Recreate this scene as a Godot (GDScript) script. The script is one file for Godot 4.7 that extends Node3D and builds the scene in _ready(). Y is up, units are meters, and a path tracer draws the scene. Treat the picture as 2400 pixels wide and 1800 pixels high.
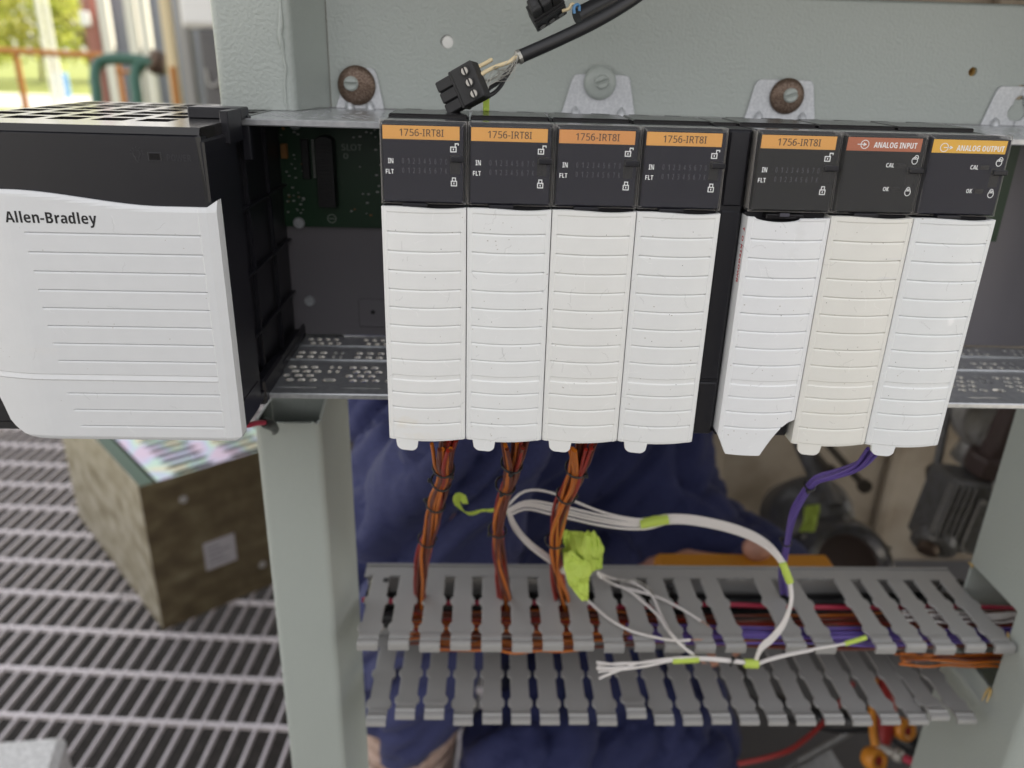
extends Node3D
# A control rack between cabinet posts: modules, power supply, wiring duct, a kneeling worker behind, a yard beyond.
# Lengths in the builders are millimetres in world axes; K turns them into metres.

const K := 0.001
var UV0 := Vector4()          # x, y offset and size in millimetres of the printed uv, when it has a size
var O := Vector3.ZERO          # base of the thing being built
var X := Transform3D()         # extra placement of the shape being built
var names := {}
var M := {}
var rng := RandomNumberGenerator.new()

func _ready():
	rng.seed = 7
	# ---- camera, sky, sun, exposure
	var cam := Camera3D.new()
	cam.name = "camera"
	add_child(cam)
	cam.position = Vector3(0.04391, 0.05723, 0.32599)
	cam.rotation = Vector3(-0.39089, -0.03582, 0.02887)
	var at := CameraAttributesPhysical.new()
	at.frustum_focal_length = 24.6706
	at.exposure_aperture = 6.9
	at.frustum_focus_distance = 0.335
	at.frustum_near = 0.02
	at.frustum_far = 400.0
	cam.attributes = at
	cam.fov = 51.885
	cam.near = 0.02
	cam.far = 400.0
	cam.current = true
	var sky := ProceduralSkyMaterial.new()
	sky.sky_top_color = Color(0.685, 0.69, 0.705)
	sky.sky_horizon_color = Color(0.92, 0.90, 0.89)
	sky.sky_curve = 0.25
	sky.ground_bottom_color = Color(0.30, 0.28, 0.27)
	sky.ground_horizon_color = Color(0.60, 0.58, 0.57)
	sky.sun_angle_max = 4.0
	var env := Environment.new()
	env.background_mode = Environment.BG_SKY
	env.sky = Sky.new()
	env.sky.sky_material = sky
	env.tonemap_mode = Environment.TONE_MAPPER_LINEAR
	env.tonemap_exposure = 2.6
	env.sdfgi_enabled = true
	env.ssao_enabled = true
	env.ssil_enabled = true
	var we := WorldEnvironment.new()
	we.name = "world_environment"
	we.environment = env
	add_child(we)
	var sun := DirectionalLight3D.new()
	sun.name = "sun"
	sun.light_energy = 1.6
	sun.light_color = Color(1.0, 0.95, 0.86)
	sun.light_angular_distance = 0.5
	sun.shadow_enabled = true
	sun.basis = Basis.looking_at(Vector3(-0.5, -0.62, 0.6))
	add_child(sun)
	materials()
	setting()
	yard()
	frame()
	chassis()
	power_supply()
	modules()
	duct()
	screws()
	wiring()
	plugs()
	machinery()
	floor_things()
	person()
	opposite()

# ------------------------------------------------------------------ helpers
func V(x, y, z) -> Vector3:
	return Vector3(x, y, z)

func numbered(n: String) -> String:
	if not names.has(n):
		names[n] = 0
		return n
	names[n] += 1
	return "%s_%03d" % [n, names[n]]

func thing(called: String, label: String, category: String, base: Vector3, group := "") -> Node3D:
	var o := Node3D.new()
	o.name = numbered(called)
	o.position = base * K
	O = base
	X = Transform3D()
	o.set_meta("label", label)
	o.set_meta("category", category)
	if group:
		o.set_meta("group", group)
	add_child(o)
	return o

func structure(called: String, base: Vector3) -> Node3D:
	var o := Node3D.new()
	o.name = numbered(called)
	o.position = base * K
	O = base
	X = Transform3D()
	o.set_meta("kind", "structure")
	add_child(o)
	return o

func mb() -> SurfaceTool:
	var st := SurfaceTool.new()
	st.begin(Mesh.PRIMITIVE_TRIANGLES)
	st.set_smooth_group(-1)
	return st

func obj(called: String, st: SurfaceTool, m: Material, parent: Node3D) -> MeshInstance3D:
	st.generate_normals()
	var o := MeshInstance3D.new()
	o.name = called
	o.mesh = st.commit()
	o.material_override = m
	o.mesh.surface_set_material(0, m)
	parent.add_child(o, true)
	return o

func vt(st: SurfaceTool, p: Vector3):
	if UV0.z > 0.0:
		st.set_uv(Vector2((p.x - UV0.x) / UV0.z, (UV0.y - p.y) / UV0.w))
	st.add_vertex((X * p - O) * K)

func tri(st: SurfaceTool, a, b, c):
	vt(st, a)
	vt(st, c)
	vt(st, b)

func quad(st: SurfaceTool, a, b, c, d):
	tri(st, a, b, c)
	tri(st, a, c, d)

func box(st: SurfaceTool, lo: Vector3, hi: Vector3, r := 0.4):
	var h := (hi - lo) * 0.5
	var c := (hi + lo) * 0.5
	r = minf(r, minf(h.x, minf(h.y, h.z)) * 0.9)
	var P := func(s: Vector3, ax: int) -> Vector3:
		var q := Vector3(s.x * (h.x - r), s.y * (h.y - r), s.z * (h.z - r))
		q[ax] = s[ax] * h[ax]
		return c + q
	for ax in 3:
		var b := (ax + 1) % 3
		var d := (ax + 2) % 3
		for s in [-1.0, 1.0]:
			var q := []
			for k in [[-1.0, -1.0], [1.0, -1.0], [1.0, 1.0], [-1.0, 1.0]]:
				var w := Vector3.ZERO
				w[ax] = s
				w[b] = k[0]
				w[d] = k[1]
				q.append(P.call(w, ax))
			if s > 0.0:
				quad(st, q[0], q[1], q[2], q[3])
			else:
				quad(st, q[3], q[2], q[1], q[0])
		for sb in [-1.0, 1.0]:      # edges that run along ax
			for sd in [-1.0, 1.0]:
				var e0 := Vector3.ZERO
				e0[b] = sb
				e0[d] = sd
				e0[ax] = -1.0
				var e1 := e0
				e1[ax] = 1.0
				quad(st, P.call(e0, b), P.call(e0, d), P.call(e1, d), P.call(e1, b))
	for sx in [-1.0, 1.0]:
		for sy in [-1.0, 1.0]:
			for sz in [-1.0, 1.0]:
				var s := Vector3(sx, sy, sz)
				if sx * sy * sz > 0.0:
					tri(st, P.call(s, 0), P.call(s, 1), P.call(s, 2))
				else:
					tri(st, P.call(s, 0), P.call(s, 2), P.call(s, 1))

# a polygon in x,y pulled from z0 to z1, with a small chamfer on the z1 side
func prism(st: SurfaceTool, poly: PackedVector2Array, z0: float, z1: float, ch := 0.0):
	if Geometry2D.is_polygon_clockwise(poly):
		poly.reverse()
	var n := poly.size()
	var top := PackedVector2Array()
	for i in n:
		var p := poly[i]
		if ch > 0.0:
			var e0 := (p - poly[(i + n - 1) % n]).normalized()
			var e1 := (poly[(i + 1) % n] - p).normalized()
			var nn := (e0.orthogonal() + e1.orthogonal())
			p -= nn.normalized() * ch
		top.append(p)
	var ix := Geometry2D.triangulate_polygon(poly)
	for k in range(0, ix.size(), 3):
		var a := ix[k]
		var b := ix[k + 1]
		var c := ix[k + 2]
		if (poly[b] - poly[a]).cross(poly[c] - poly[a]) < 0.0:
			var t := b
			b = c
			c = t
		tri(st, V(top[a].x, top[a].y, z1), V(top[b].x, top[b].y, z1), V(top[c].x, top[c].y, z1))
		tri(st, V(poly[a].x, poly[a].y, z0), V(poly[c].x, poly[c].y, z0), V(poly[b].x, poly[b].y, z0))
	for i in n:
		var j := (i + 1) % n
		var zc := z1 - ch
		quad(st, V(poly[i].x, poly[i].y, z0), V(poly[j].x, poly[j].y, z0), V(poly[j].x, poly[j].y, zc), V(poly[i].x, poly[i].y, zc))
		if ch > 0.0:
			quad(st, V(poly[i].x, poly[i].y, zc), V(poly[j].x, poly[j].y, zc), V(top[j].x, top[j].y, z1), V(top[i].x, top[i].y, z1))

func curve(pts: Array, n: int) -> PackedVector3Array:
	var c := Curve3D.new()
	c.bake_interval = 1.0
	for i in pts.size():
		var a: Vector3 = pts[maxi(i - 1, 0)]
		var b: Vector3 = pts[mini(i + 1, pts.size() - 1)]
		var p: Vector3 = pts[i]
		var t := (b - a).normalized()
		var l0 := p.distance_to(a) * 0.34
		var l1 := p.distance_to(b) * 0.34
		c.add_point(p, -t * l0, t * l1)
	var out := PackedVector3Array()
	var L := c.get_baked_length()
	for i in n + 1:
		out.append(c.sample_baked(L * i / n, true))
	return out

func frames(path: PackedVector3Array) -> Array:
	var out := []
	var up := Vector3.UP
	var n := path.size()
	for i in n:
		var t := (path[mini(i + 1, n - 1)] - path[maxi(i - 1, 0)]).normalized()
		if i == 0:
			up = Vector3(0.31, 0.2, 0.93) if absf(t.y) > 0.8 else Vector3.UP
		var s := t.cross(up).normalized()
		up = s.cross(t).normalized()
		out.append([t, s, up])
	return out

func tube(st: SurfaceTool, path: PackedVector3Array, r, seg := 8, caps := true):
	var fr := frames(path)
	var n := path.size()
	var rings := []
	for i in n:
		var rr: float = r[i] if r is Array or r is PackedFloat32Array else r
		var ring := []
		for k in seg:
			var a := TAU * k / seg
			ring.append(path[i] + (fr[i][1] * cos(a) + fr[i][2] * sin(a)) * rr)
		rings.append(ring)
	st.set_smooth_group(1)
	for i in n - 1:
		for k in seg:
			var j := (k + 1) % seg
			quad(st, rings[i][k], rings[i][j], rings[i + 1][j], rings[i + 1][k])
	st.set_smooth_group(-1)
	if caps:
		for k in seg:
			var j := (k + 1) % seg
			tri(st, path[0], rings[0][j], rings[0][k])
			tri(st, path[n - 1], rings[n - 1][k], rings[n - 1][j])

func bar(st: SurfaceTool, a: Vector3, b: Vector3, r: float, seg := 8):
	tube(st, PackedVector3Array([a, b]), r, seg)

# profile of [radius, height] pairs turned about the line from a along ax
func lathe(st: SurfaceTool, a: Vector3, ax: Vector3, prof: Array, seg := 24, smooth := false):
	ax = ax.normalized()
	var s := ax.cross(Vector3(0.3, 0.9, 0.1) if absf(ax.y) < 0.9 else Vector3.RIGHT).normalized()
	var u := s.cross(ax)
	st.set_smooth_group(2 if smooth else -1)
	for i in prof.size() - 1:
		for k in seg:
			var c0 := s * cos(TAU * k / seg) + u * sin(TAU * k / seg)
			var c1 := s * cos(TAU * (k + 1) / seg) + u * sin(TAU * (k + 1) / seg)
			var p0: Vector3 = a + ax * prof[i][1]
			var p1: Vector3 = a + ax * prof[i + 1][1]
			var r0: float = prof[i][0]
			var r1: float = prof[i + 1][0]
			if r0 > 0.0:
				tri(st, p0 + c1 * r0, p0 + c0 * r0, p1 + c1 * r1)
			if r1 > 0.0:
				tri(st, p0 + c0 * r0, p1 + c0 * r1, p1 + c1 * r1)
	st.set_smooth_group(-1)

# one rectangular cell of a plate in the x,z plane (y0 bottom, y1 top) with a convex hole in it
func cell(st: SurfaceTool, x0, x1, z0, z1, y0, y1, hx, hz, rx, rz, n := 12, power := 2.0):
	var outer := []
	var inner := []
	var angs := []
	for k in n:
		angs.append(TAU * k / n)
	for c in [[x0, z0], [x1, z0], [x1, z1], [x0, z1]]:
		angs.append(fposmod(atan2(c[1] - hz, c[0] - hx), TAU))
	angs.sort()
	for a in angs:
		var d := Vector2(cos(a), sin(a))
		var t := 1e9
		if d.x > 1e-6: t = minf(t, (x1 - hx) / d.x)
		if d.x < -1e-6: t = minf(t, (x0 - hx) / d.x)
		if d.y > 1e-6: t = minf(t, (z1 - hz) / d.y)
		if d.y < -1e-6: t = minf(t, (z0 - hz) / d.y)
		outer.append(Vector2(hx, hz) + d * t)
		var q := pow(pow(absf(d.x) / rx, power) + pow(absf(d.y) / rz, power), -1.0 / power)
		inner.append(Vector2(hx, hz) + d * q)
	for i in angs.size():
		var j := (i + 1) % angs.size()
		var o0: Vector2 = outer[i]
		var o1: Vector2 = outer[j]
		var i0: Vector2 = inner[i]
		var i1: Vector2 = inner[j]
		quad(st, V(i0.x, y1, i0.y), V(i1.x, y1, i1.y), V(o1.x, y1, o1.y), V(o0.x, y1, o0.y))
		quad(st, V(o0.x, y0, o0.y), V(o1.x, y0, o1.y), V(i1.x, y0, i1.y), V(i0.x, y0, i0.y))
		quad(st, V(i0.x, y0, i0.y), V(i1.x, y0, i1.y), V(i1.x, y1, i1.y), V(i0.x, y1, i0.y))

func slab(st: SurfaceTool, x0, x1, z0, z1, y0, y1):
	quad(st, V(x0, y1, z1), V(x1, y1, z1), V(x1, y1, z0), V(x0, y1, z0))
	quad(st, V(x0, y0, z0), V(x1, y0, z0), V(x1, y0, z1), V(x0, y0, z1))

# flat print: text whose box is fitted to w x h millimetres round the middle point
func lettering(text: String, mid: Vector3, w: float, h: float, m: Material, parent: Node3D, bold := false, basis_ := Basis()):
	var t := TextMesh.new()
	var f := SystemFont.new()
	f.font_names = PackedStringArray(["Droid Sans"])
	f.font_weight = 700 if bold else 400
	t.font = f
	t.text = text
	t.font_size = 48
	t.pixel_size = 0.01
	t.depth = 0.02
	t.curve_step = 1.5
	var bb := t.get_aabb()
	var o := MeshInstance3D.new()
	o.name = "lettering"
	o.mesh = t
	o.material_override = m
	var s := Vector3(w / maxf(bb.size.x, 0.001), h / maxf(bb.size.y, 0.001), 3.0)
	var c := bb.get_center()
	var b := basis_ * Basis.from_scale(s * K)
	o.transform = Transform3D(b, (mid - O) * K - b * c)
	parent.add_child(o, true)
	return o

# ------------------------------------------------------------------ materials
func L(r, g, b) -> Color:
	return Color(r, g, b).linear_to_srgb()

func noise(type: int, freq: float, octaves: int, s: int, size := 512, warp := 0.0, ramp: Gradient = null) -> NoiseTexture2D:
	var f := FastNoiseLite.new()
	f.noise_type = type
	f.frequency = freq
	f.fractal_octaves = octaves
	f.seed = s
	if warp > 0.0:
		f.domain_warp_enabled = true
		f.domain_warp_amplitude = warp
		f.domain_warp_frequency = freq * 1.5
	var t := NoiseTexture2D.new()
	t.noise = f
	t.width = size
	t.height = size
	t.seamless = true
	if ramp:
		t.color_ramp = ramp
	return t

func ramp(stops: Array) -> Gradient:
	var g := Gradient.new()
	g.offsets = PackedFloat32Array(stops.map(func(s): return s[0]))
	g.colors = PackedColorArray(stops.map(func(s): return s[1]))
	return g

func mat(key: String, c: Color, rough: float, metal := 0.0, bump: Texture2D = null, depth := 0.0, scale := 50.0, albedo: Texture2D = null) -> StandardMaterial3D:
	var m := StandardMaterial3D.new()
	m.resource_name = key
	m.albedo_color = c
	m.roughness = rough
	m.metallic = metal
	if bump or albedo:
		m.uv1_triplanar = true
		m.uv1_scale = Vector3.ONE * scale
	if bump:
		m.heightmap_enabled = true
		m.heightmap_texture = bump
		m.heightmap_scale = depth
	if albedo:
		m.albedo_texture = albedo
	M[key] = m
	return m

func materials():
	var SX := FastNoiseLite.TYPE_SIMPLEX_SMOOTH
	var CE := FastNoiseLite.TYPE_CELLULAR
	var peel := noise(SX, 0.035, 2, 1, 512, 18.0)
	var grain := noise(SX, 0.2, 2, 2, 256)
	var soft := noise(SX, 0.02, 4, 3, 512)
	var weave := noise(SX, 0.05, 3, 4, 512, 10.0)
	var specks := noise(CE, 0.06, 1, 5, 512)
	var W := Color.WHITE
	var dust := noise(SX, 0.012, 5, 11, 512, 0.0, ramp([[0.0, L(0.94, 0.937, 0.93)], [0.35, L(0.985, 0.984, 0.98)], [1.0, W]]))
	var grime := noise(SX, 0.01, 6, 12, 512, 20.0, ramp([[0.0, L(0.55, 0.52, 0.46)], [0.4, L(0.85, 0.84, 0.8)], [1.0, W]]))
	var zinc := noise(CE, 0.02, 2, 13, 512, 12.0, ramp([[0.0, L(0.72, 0.73, 0.75)], [0.5, L(0.86, 0.87, 0.88)], [1.0, W]]))
	var rusty := noise(SX, 0.03, 5, 14, 512, 15.0, ramp([[0.0, L(0.045, 0.022, 0.014)], [0.45, L(0.11, 0.07, 0.048)], [0.7, L(0.20, 0.15, 0.115)], [1.0, L(0.34, 0.31, 0.28)]]))
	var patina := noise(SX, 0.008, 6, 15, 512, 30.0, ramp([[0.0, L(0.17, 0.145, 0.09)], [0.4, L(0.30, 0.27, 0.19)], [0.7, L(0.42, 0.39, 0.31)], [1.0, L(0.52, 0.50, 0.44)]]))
	var brown_tones := noise(SX, 0.008, 6, 16, 512, 30.0, ramp([[0.0, L(0.075, 0.055, 0.028)], [0.5, L(0.125, 0.095, 0.048)], [0.8, L(0.17, 0.14, 0.075)], [1.0, L(0.24, 0.21, 0.14)]]))  # darker, browner tones than patina, for the box front alone
	var cloth_c := noise(SX, 0.015, 5, 17, 512, 0.0, ramp([[0.0, L(0.018, 0.023, 0.085)], [0.6, L(0.026, 0.033, 0.115)], [1.0, L(0.038, 0.046, 0.15)]]))
	var grass_c := noise(SX, 0.02, 5, 18, 512, 0.0, ramp([[0.0, L(0.12, 0.17, 0.03)], [0.5, L(0.19, 0.23, 0.05)], [1.0, L(0.28, 0.28, 0.09)]]))
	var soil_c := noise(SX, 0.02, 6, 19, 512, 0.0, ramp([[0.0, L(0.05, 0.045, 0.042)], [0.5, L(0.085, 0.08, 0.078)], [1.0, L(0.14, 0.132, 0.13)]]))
	var stone_c := noise(CE, 0.05, 3, 20, 512, 10.0, ramp([[0.0, L(0.45, 0.45, 0.44)], [0.5, L(0.72, 0.72, 0.71)], [1.0, L(0.85, 0.85, 0.84)]]))
	var rainbow := noise(SX, 0.006, 2, 21, 256, 0.0, ramp([[0.15, L(0.62, 0.50, 0.62)], [0.4, L(0.52, 0.55, 0.72)], [0.6, L(0.48, 0.68, 0.58)], [0.8, L(0.70, 0.66, 0.48)]]))
	var wall_c := noise(SX, 0.006, 5, 22, 512, 25.0, ramp([[0.0, L(0.22, 0.175, 0.12)], [0.5, L(0.40, 0.335, 0.255)], [1.0, L(0.52, 0.46, 0.37)]]))
	var leather_c := noise(SX, 0.02, 4, 23, 256, 20.0, ramp([[0.0, L(0.26, 0.17, 0.13)], [0.5, L(0.50, 0.38, 0.32)], [1.0, L(0.62, 0.52, 0.45)]]))
	mat("paint", L(0.365, 0.40, 0.376), 0.34, 0.0, peel, 0.022, 22.0)
	mat("white", L(0.77, 0.785, 0.78), 0.42, 0.0, null, 0.0, 9.0, dust)
	mat("white_warm", L(0.76, 0.755, 0.715), 0.42, 0.0, null, 0.0, 9.0, dust)
	mat("white_cool", L(0.77, 0.782, 0.787), 0.40, 0.0, null, 0.0, 9.0, dust)
	mat("cover_white", L(0.66, 0.675, 0.685), 0.45, 0.0, null, 0.0, 9.0, dust)
	mat("black", L(0.0100, 0.0100, 0.0140), 0.36, 0.0, grain, 0.003, 90.0)
	mat("black_top", L(0.02, 0.019, 0.019), 0.16)
	mat("black_gloss", L(0.012, 0.011, 0.012), 0.2, 0.0, soft, 0.003, 60.0)
	mat("ink", L(0.004, 0.004, 0.006), 0.6)
	mat("plate", L(0.008, 0.0075, 0.016), 0.3, 0.0, grain, 0.001, 90.0)
	mat("plate_grey", L(0.009, 0.009, 0.0095), 0.35, 0.0, grain, 0.001, 90.0)
	mat("faint", L(0.06, 0.058, 0.075), 0.5)
	mat("embossed", L(0.035, 0.035, 0.040), 0.3)
	mat("orange", L(0.74, 0.36, 0.075), 0.5, 0.0, grain, 0.001, 90.0)
	mat("orange_deep", L(0.68, 0.29, 0.075), 0.5, 0.0, grain, 0.001, 90.0)
	mat("rust_label", L(0.42, 0.12, 0.05), 0.5)
	mat("yellow_label", L(0.76, 0.42, 0.035), 0.5)
	mat("print_white", L(0.85, 0.87, 0.87), 0.5)
	mat("print_red", L(0.50, 0.05, 0.06), 0.5)
	M.plate.metallic_specular = 0.25
	M.plate_grey.metallic_specular = 0.25
	var lens := mat("lens", Color(1, 1, 1, 0.04), 0.04)
	lens.metallic_specular = 0.42
	lens.transparency = BaseMaterial3D.TRANSPARENCY_ALPHA
	mat("steel", L(0.60, 0.615, 0.63), 0.38, 0.35, grain, 0.001, 60.0, zinc)
	mat("steel_top", L(0.68, 0.69, 0.70), 0.28, 0.7, null, 0.0, 20.0, zinc)
	mat("screw", L(0.30, 0.29, 0.27), 0.3, 0.9)
	mat("rust", W, 0.38, 0.5, soft, 0.01, 55.0, rusty)
	mat("board", L(0.010, 0.042, 0.017), 0.35, 0.0, grain, 0.002, 90.0)
	mat("chip", L(0.010, 0.010, 0.011), 0.45)
	mat("solder", L(0.45, 0.45, 0.44), 0.4, 0.5)
	mat("amber", L(0.30, 0.14, 0.04), 0.45)
	mat("silk", L(0.30, 0.34, 0.30), 0.6)
	mat("backplate", L(0.18, 0.17, 0.185), 0.45, 0.1, grain, 0.001, 60.0)
	mat("duct", L(0.33, 0.327, 0.32), 0.3, 0.0, grain, 0.0015, 90.0, dust)
	mat("burr", L(0.62, 0.42, 0.14), 0.5)
	mat("wire_brown", L(0.13, 0.03, 0.016), 0.28)
	mat("wire_red", L(0.30, 0.025, 0.015), 0.28)
	mat("wire_orange", L(0.52, 0.145, 0.016), 0.28)
	mat("wire_purple", L(0.12, 0.075, 0.33), 0.4)
	mat("wire_white", L(0.68, 0.65, 0.63), 0.4)
	mat("wire_cream", L(0.70, 0.58, 0.36), 0.4)
	mat("wire_crimson", L(0.45, 0.03, 0.07), 0.4)
	mat("cable_black", L(0.016, 0.016, 0.018), 0.4, 0.0, grain, 0.003, 60.0)
	mat("copper", L(0.60, 0.34, 0.24), 0.3, 0.9)
	mat("shield", L(0.45, 0.44, 0.40), 0.35, 0.8)
	mat("tie", L(0.02, 0.02, 0.02), 0.3)
	var tp := mat("tape", L(0.52, 0.66, 0.11), 0.6, 0.0, soft, 0.004, 60.0)
	tp.backlight_enabled = true
	tp.backlight = L(0.25, 0.32, 0.05)
	mat("plug_black", L(0.018, 0.018, 0.019), 0.5, 0.0, grain, 0.02, 60.0)
	var cl := mat("cloth", W, 0.8, 0.0, weave, 0.02, 30.0, cloth_c)
	cl.rim_enabled = true
	cl.rim = 0.12
	cl.rim_tint = 0.6
	mat("skin", L(0.52, 0.27, 0.20), 0.5, 0.0, grain, 0.004, 60.0)
	mat("hair", L(0.03, 0.02, 0.013), 0.6)
	mat("eye", L(0.6, 0.58, 0.55), 0.3)
	mat("leather", L(1.0, 0.96, 0.95), 0.5, 0.0, weave, 0.03, 12.0, leather_c)
	mat("sole", L(0.02, 0.02, 0.02), 0.7)
	mat("grate", L(0.86, 0.80, 0.82), 0.38, 0.15, soft, 0.006, 15.0, zinc)
	mat("soil", L(0.20, 0.175, 0.165), 0.9, 0.0, soft, 0.5, 1.5, soil_c)  # tinted very dark; the shade under the grating is put into this colour
	mat("grass", W, 0.9, 0.0, soft, 1.0, 0.3, grass_c)
	mat("gravel", L(0.46, 0.45, 0.43), 0.9, 0.0, specks, 0.5, 1.5)
	mat("concrete", W, 0.8, 0.0, specks, 0.05, 6.0, stone_c)
	mat("roof", L(0.22, 0.22, 0.22), 0.7)
	mat("wall", W, 0.7, 0.0, soft, 0.02, 1.3, wall_c)
	mat("dark_post", L(0.085, 0.072, 0.055), 0.6)
	mat("machine", L(0.20, 0.20, 0.205), 0.36, 0.2, soft, 0.02, 12.0, grime)
	mat("machine_light", L(0.46, 0.45, 0.44), 0.4, 0.2, soft, 0.02, 12.0, grime)
	mat("machine_gloss", L(0.20, 0.20, 0.22), 0.2, 0.4, soft, 0.02, 12.0, grime)
	mat("maroon", L(0.08, 0.055, 0.05), 0.5)
	mat("handle_red", L(0.33, 0.03, 0.028), 0.4)
	mat("handle_orange", L(0.62, 0.24, 0.025), 0.4)
	mat("rail", L(0.42, 0.17, 0.03), 0.5)
	mat("pole_yellow", L(0.70, 0.60, 0.38), 0.5)
	mat("pole_white", L(0.70, 0.70, 0.66), 0.5)
	mat("pole_red", L(0.42, 0.18, 0.15), 0.5)
	mat("pipe_green", L(0.035, 0.12, 0.085), 0.4)
	mat("container", L(0.22, 0.24, 0.30), 0.5)
	mat("post_grey", L(0.30, 0.30, 0.29), 0.5)
	mat("cabinet_dark", L(0.10, 0.10, 0.105), 0.5)
	mat("barrel_blue", L(0.10, 0.25, 0.45), 0.5)
	mat("bark", L(0.16, 0.11, 0.07), 0.9)
	var lf := mat("leaf", L(0.17, 0.20, 0.035), 0.6)
	lf.backlight_enabled = true
	lf.backlight = L(0.55, 0.60, 0.12)
	var lf2 := mat("leaf_pale", L(0.26, 0.26, 0.07), 0.6)
	lf2.backlight_enabled = true
	lf2.backlight = L(0.62, 0.62, 0.18)
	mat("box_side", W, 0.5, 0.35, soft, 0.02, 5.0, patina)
	mat("box_front", W, 0.45, 0.2, soft, 0.02, 5.0, brown_tones)
	mat("rainbow", W, 0.3, 0.6, null, 0.0, 7.0, rainbow)
	mat("board_green", L(0.02, 0.09, 0.04), 0.4)
	mat("sticker", L(0.42, 0.40, 0.41), 0.5)
	mat("meter_orange", L(0.60, 0.25, 0.02), 0.55)
	mat("meter_grey", L(0.10, 0.10, 0.11), 0.5)
	mat("stopper", L(0.75, 0.75, 0.72), 0.4)
	mat("dark_red", L(0.045, 0.014, 0.012), 0.6)

# scuffs, specks, stains and dirt on a moulded door or cover, as a drawn map; mm wide and high
func worn(key: String, base: Color, s: int, w: int, h: int, stain: Array, dirt: float) -> StandardMaterial3D:
	var im := Image.create(w, h, false, Image.FORMAT_RGB8)
	var n := FastNoiseLite.new()
	n.seed = s
	n.frequency = 0.02
	n.fractal_octaves = 4
	var r := RandomNumberGenerator.new()
	r.seed = s
	var lin := base.srgb_to_linear()
	for y in h:
		for x in w:
			var f := 1.0 + 0.022 * n.get_noise_2d(x, y) + r.randf_range(-0.008, 0.008)
			var c := Color(lin.r * f, lin.g * f, lin.b * f)
			for q in stain:      # blotch: centre, size, colour, strength, broken up by noise
				var d := Vector2((x / float(w) - q[0]) / q[2], (y / float(h) - q[1]) / q[3]).length()
				var k := clampf(1.15 - d + 0.9 * n.get_noise_2d(x * 3.0 + 70.0, y * 5.0), 0.0, 1.0) * clampf(1.6 - d, 0.0, 1.0)
				c = c.lerp(q[4], k * q[5])
			im.set_pixel(x, y, c.linear_to_srgb())
	for k in 26:      # hairline scratches and scuffs
		var p := Vector2(r.randf() * w, r.randf() * h)
		var d := Vector2.from_angle(r.randf() * TAU)
		var dark := r.randf() < 0.6
		for i in r.randi_range(4, 26):
			var q := Vector2i(p + d * i)
			if q.x >= 0 and q.y >= 0 and q.x < w and q.y < h:
				var c := im.get_pixelv(q)
				im.set_pixelv(q, c.darkened(0.07) if dark else c.lightened(0.25))
			d = d.rotated(r.randf_range(-0.1, 0.1))
	for k in int(60 * dirt):      # specks
		var q := Vector2i(r.randi_range(1, w - 3), r.randi_range(1, h - 3))
		var c := L(0.25, 0.22, 0.18)
		im.set_pixelv(q, im.get_pixelv(q).lerp(c, r.randf_range(0.2, 0.9)))
		if r.randf() < 0.4:
			im.set_pixelv(q + Vector2i(1, 0), im.get_pixelv(q).lerp(c, 0.3))
	var m := StandardMaterial3D.new()
	m.resource_name = key
	m.albedo_texture = ImageTexture.create_from_image(im)
	m.texture_repeat = false
	m.roughness = 0.42
	M[key] = m
	return m

# ------------------------------------------------------------------ setting
func setting():
	# open steel grating underfoot; bars run away from the camera, turned a little against the rack
	var g := structure("floor_grating", V(-300, -943, -900))
	X = Transform3D(Basis(Vector3.UP, deg_to_rad(-3.4)), V(-300, -943, -900))
	for i in range(-42, 26):
		var st := mb()
		var x := i * 29.8
		box(st, V(x - 2.2, -8, -4300), V(x + 2.2, 0, 1150), 0.6)
		obj("bearing_bar", st, M.grate, g)
	for i in range(-42, 12):
		var st := mb()
		var z := i * 102.0 + 50.0
		box(st, V(-1262, -9, z - 3.2), V(760, 0.6, z + 3.2), 1.0)
		obj("cross_bar", st, M.grate, g)
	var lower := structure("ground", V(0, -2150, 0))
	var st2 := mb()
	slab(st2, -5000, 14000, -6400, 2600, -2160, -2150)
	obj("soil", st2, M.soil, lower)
	var yardg := structure("grass_ground", V(0, -2200, 0))
	st2 = mb()
	slab(st2, -200000, 200000, -200000, 200000, -2300, -2200)
	obj("turf", st2, M.grass, yardg)
	var pth := structure("gravel_path", V(-14000, -2190, -38000))
	st2 = mb()
	quad(st2, V(-60000, -2192, -33000), V(20000, -2192, -31500), V(20000, -2192, -40000), V(-60000, -2192, -43000))
	obj("gravel", st2, M.gravel, pth)
	pth = structure("gravel_path", V(-9000, -2190, -20000))
	st2 = mb()
	quad(st2, V(-40000, -2191, -20500), V(-9500, -2191, -20000), V(-8500, -2191, -23500), V(-40000, -2191, -26500))
	obj("gravel", st2, M.gravel, pth)
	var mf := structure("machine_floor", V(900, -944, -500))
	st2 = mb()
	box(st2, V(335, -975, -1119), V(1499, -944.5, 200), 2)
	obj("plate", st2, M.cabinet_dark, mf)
	# unseen building block behind the rack, shaped to keep the sun off it
	var bd := structure("sun_block_building", V(2400, -2150, -4500))
	st2 = mb()
	box(st2, V(330, -2150, -8000), V(4600, 3600, -1181), 20)
	obj("wall", st2, M.wall, bd)
	st2 = mb()
	box(st2, V(-900, 1642, -2400), V(1660, 1700, 260), 5)
	obj("added_shade_roof", st2, M.roof, bd)  # unseen roof, added to shade the rack and its back panel
	var fy := structure("added_bounce_ground", V(0, -2140, 20000))  # unseen pale ground added before and beside the rack to bounce light up
	st2 = mb()
	slab(st2, -30000, 30000, 2600, 60000, -2149, -2140)
	slab(st2, -30000, -5000, -3000, 2600, -2149, -2140)
	obj("gravel", st2, M.gravel, fy)

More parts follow.
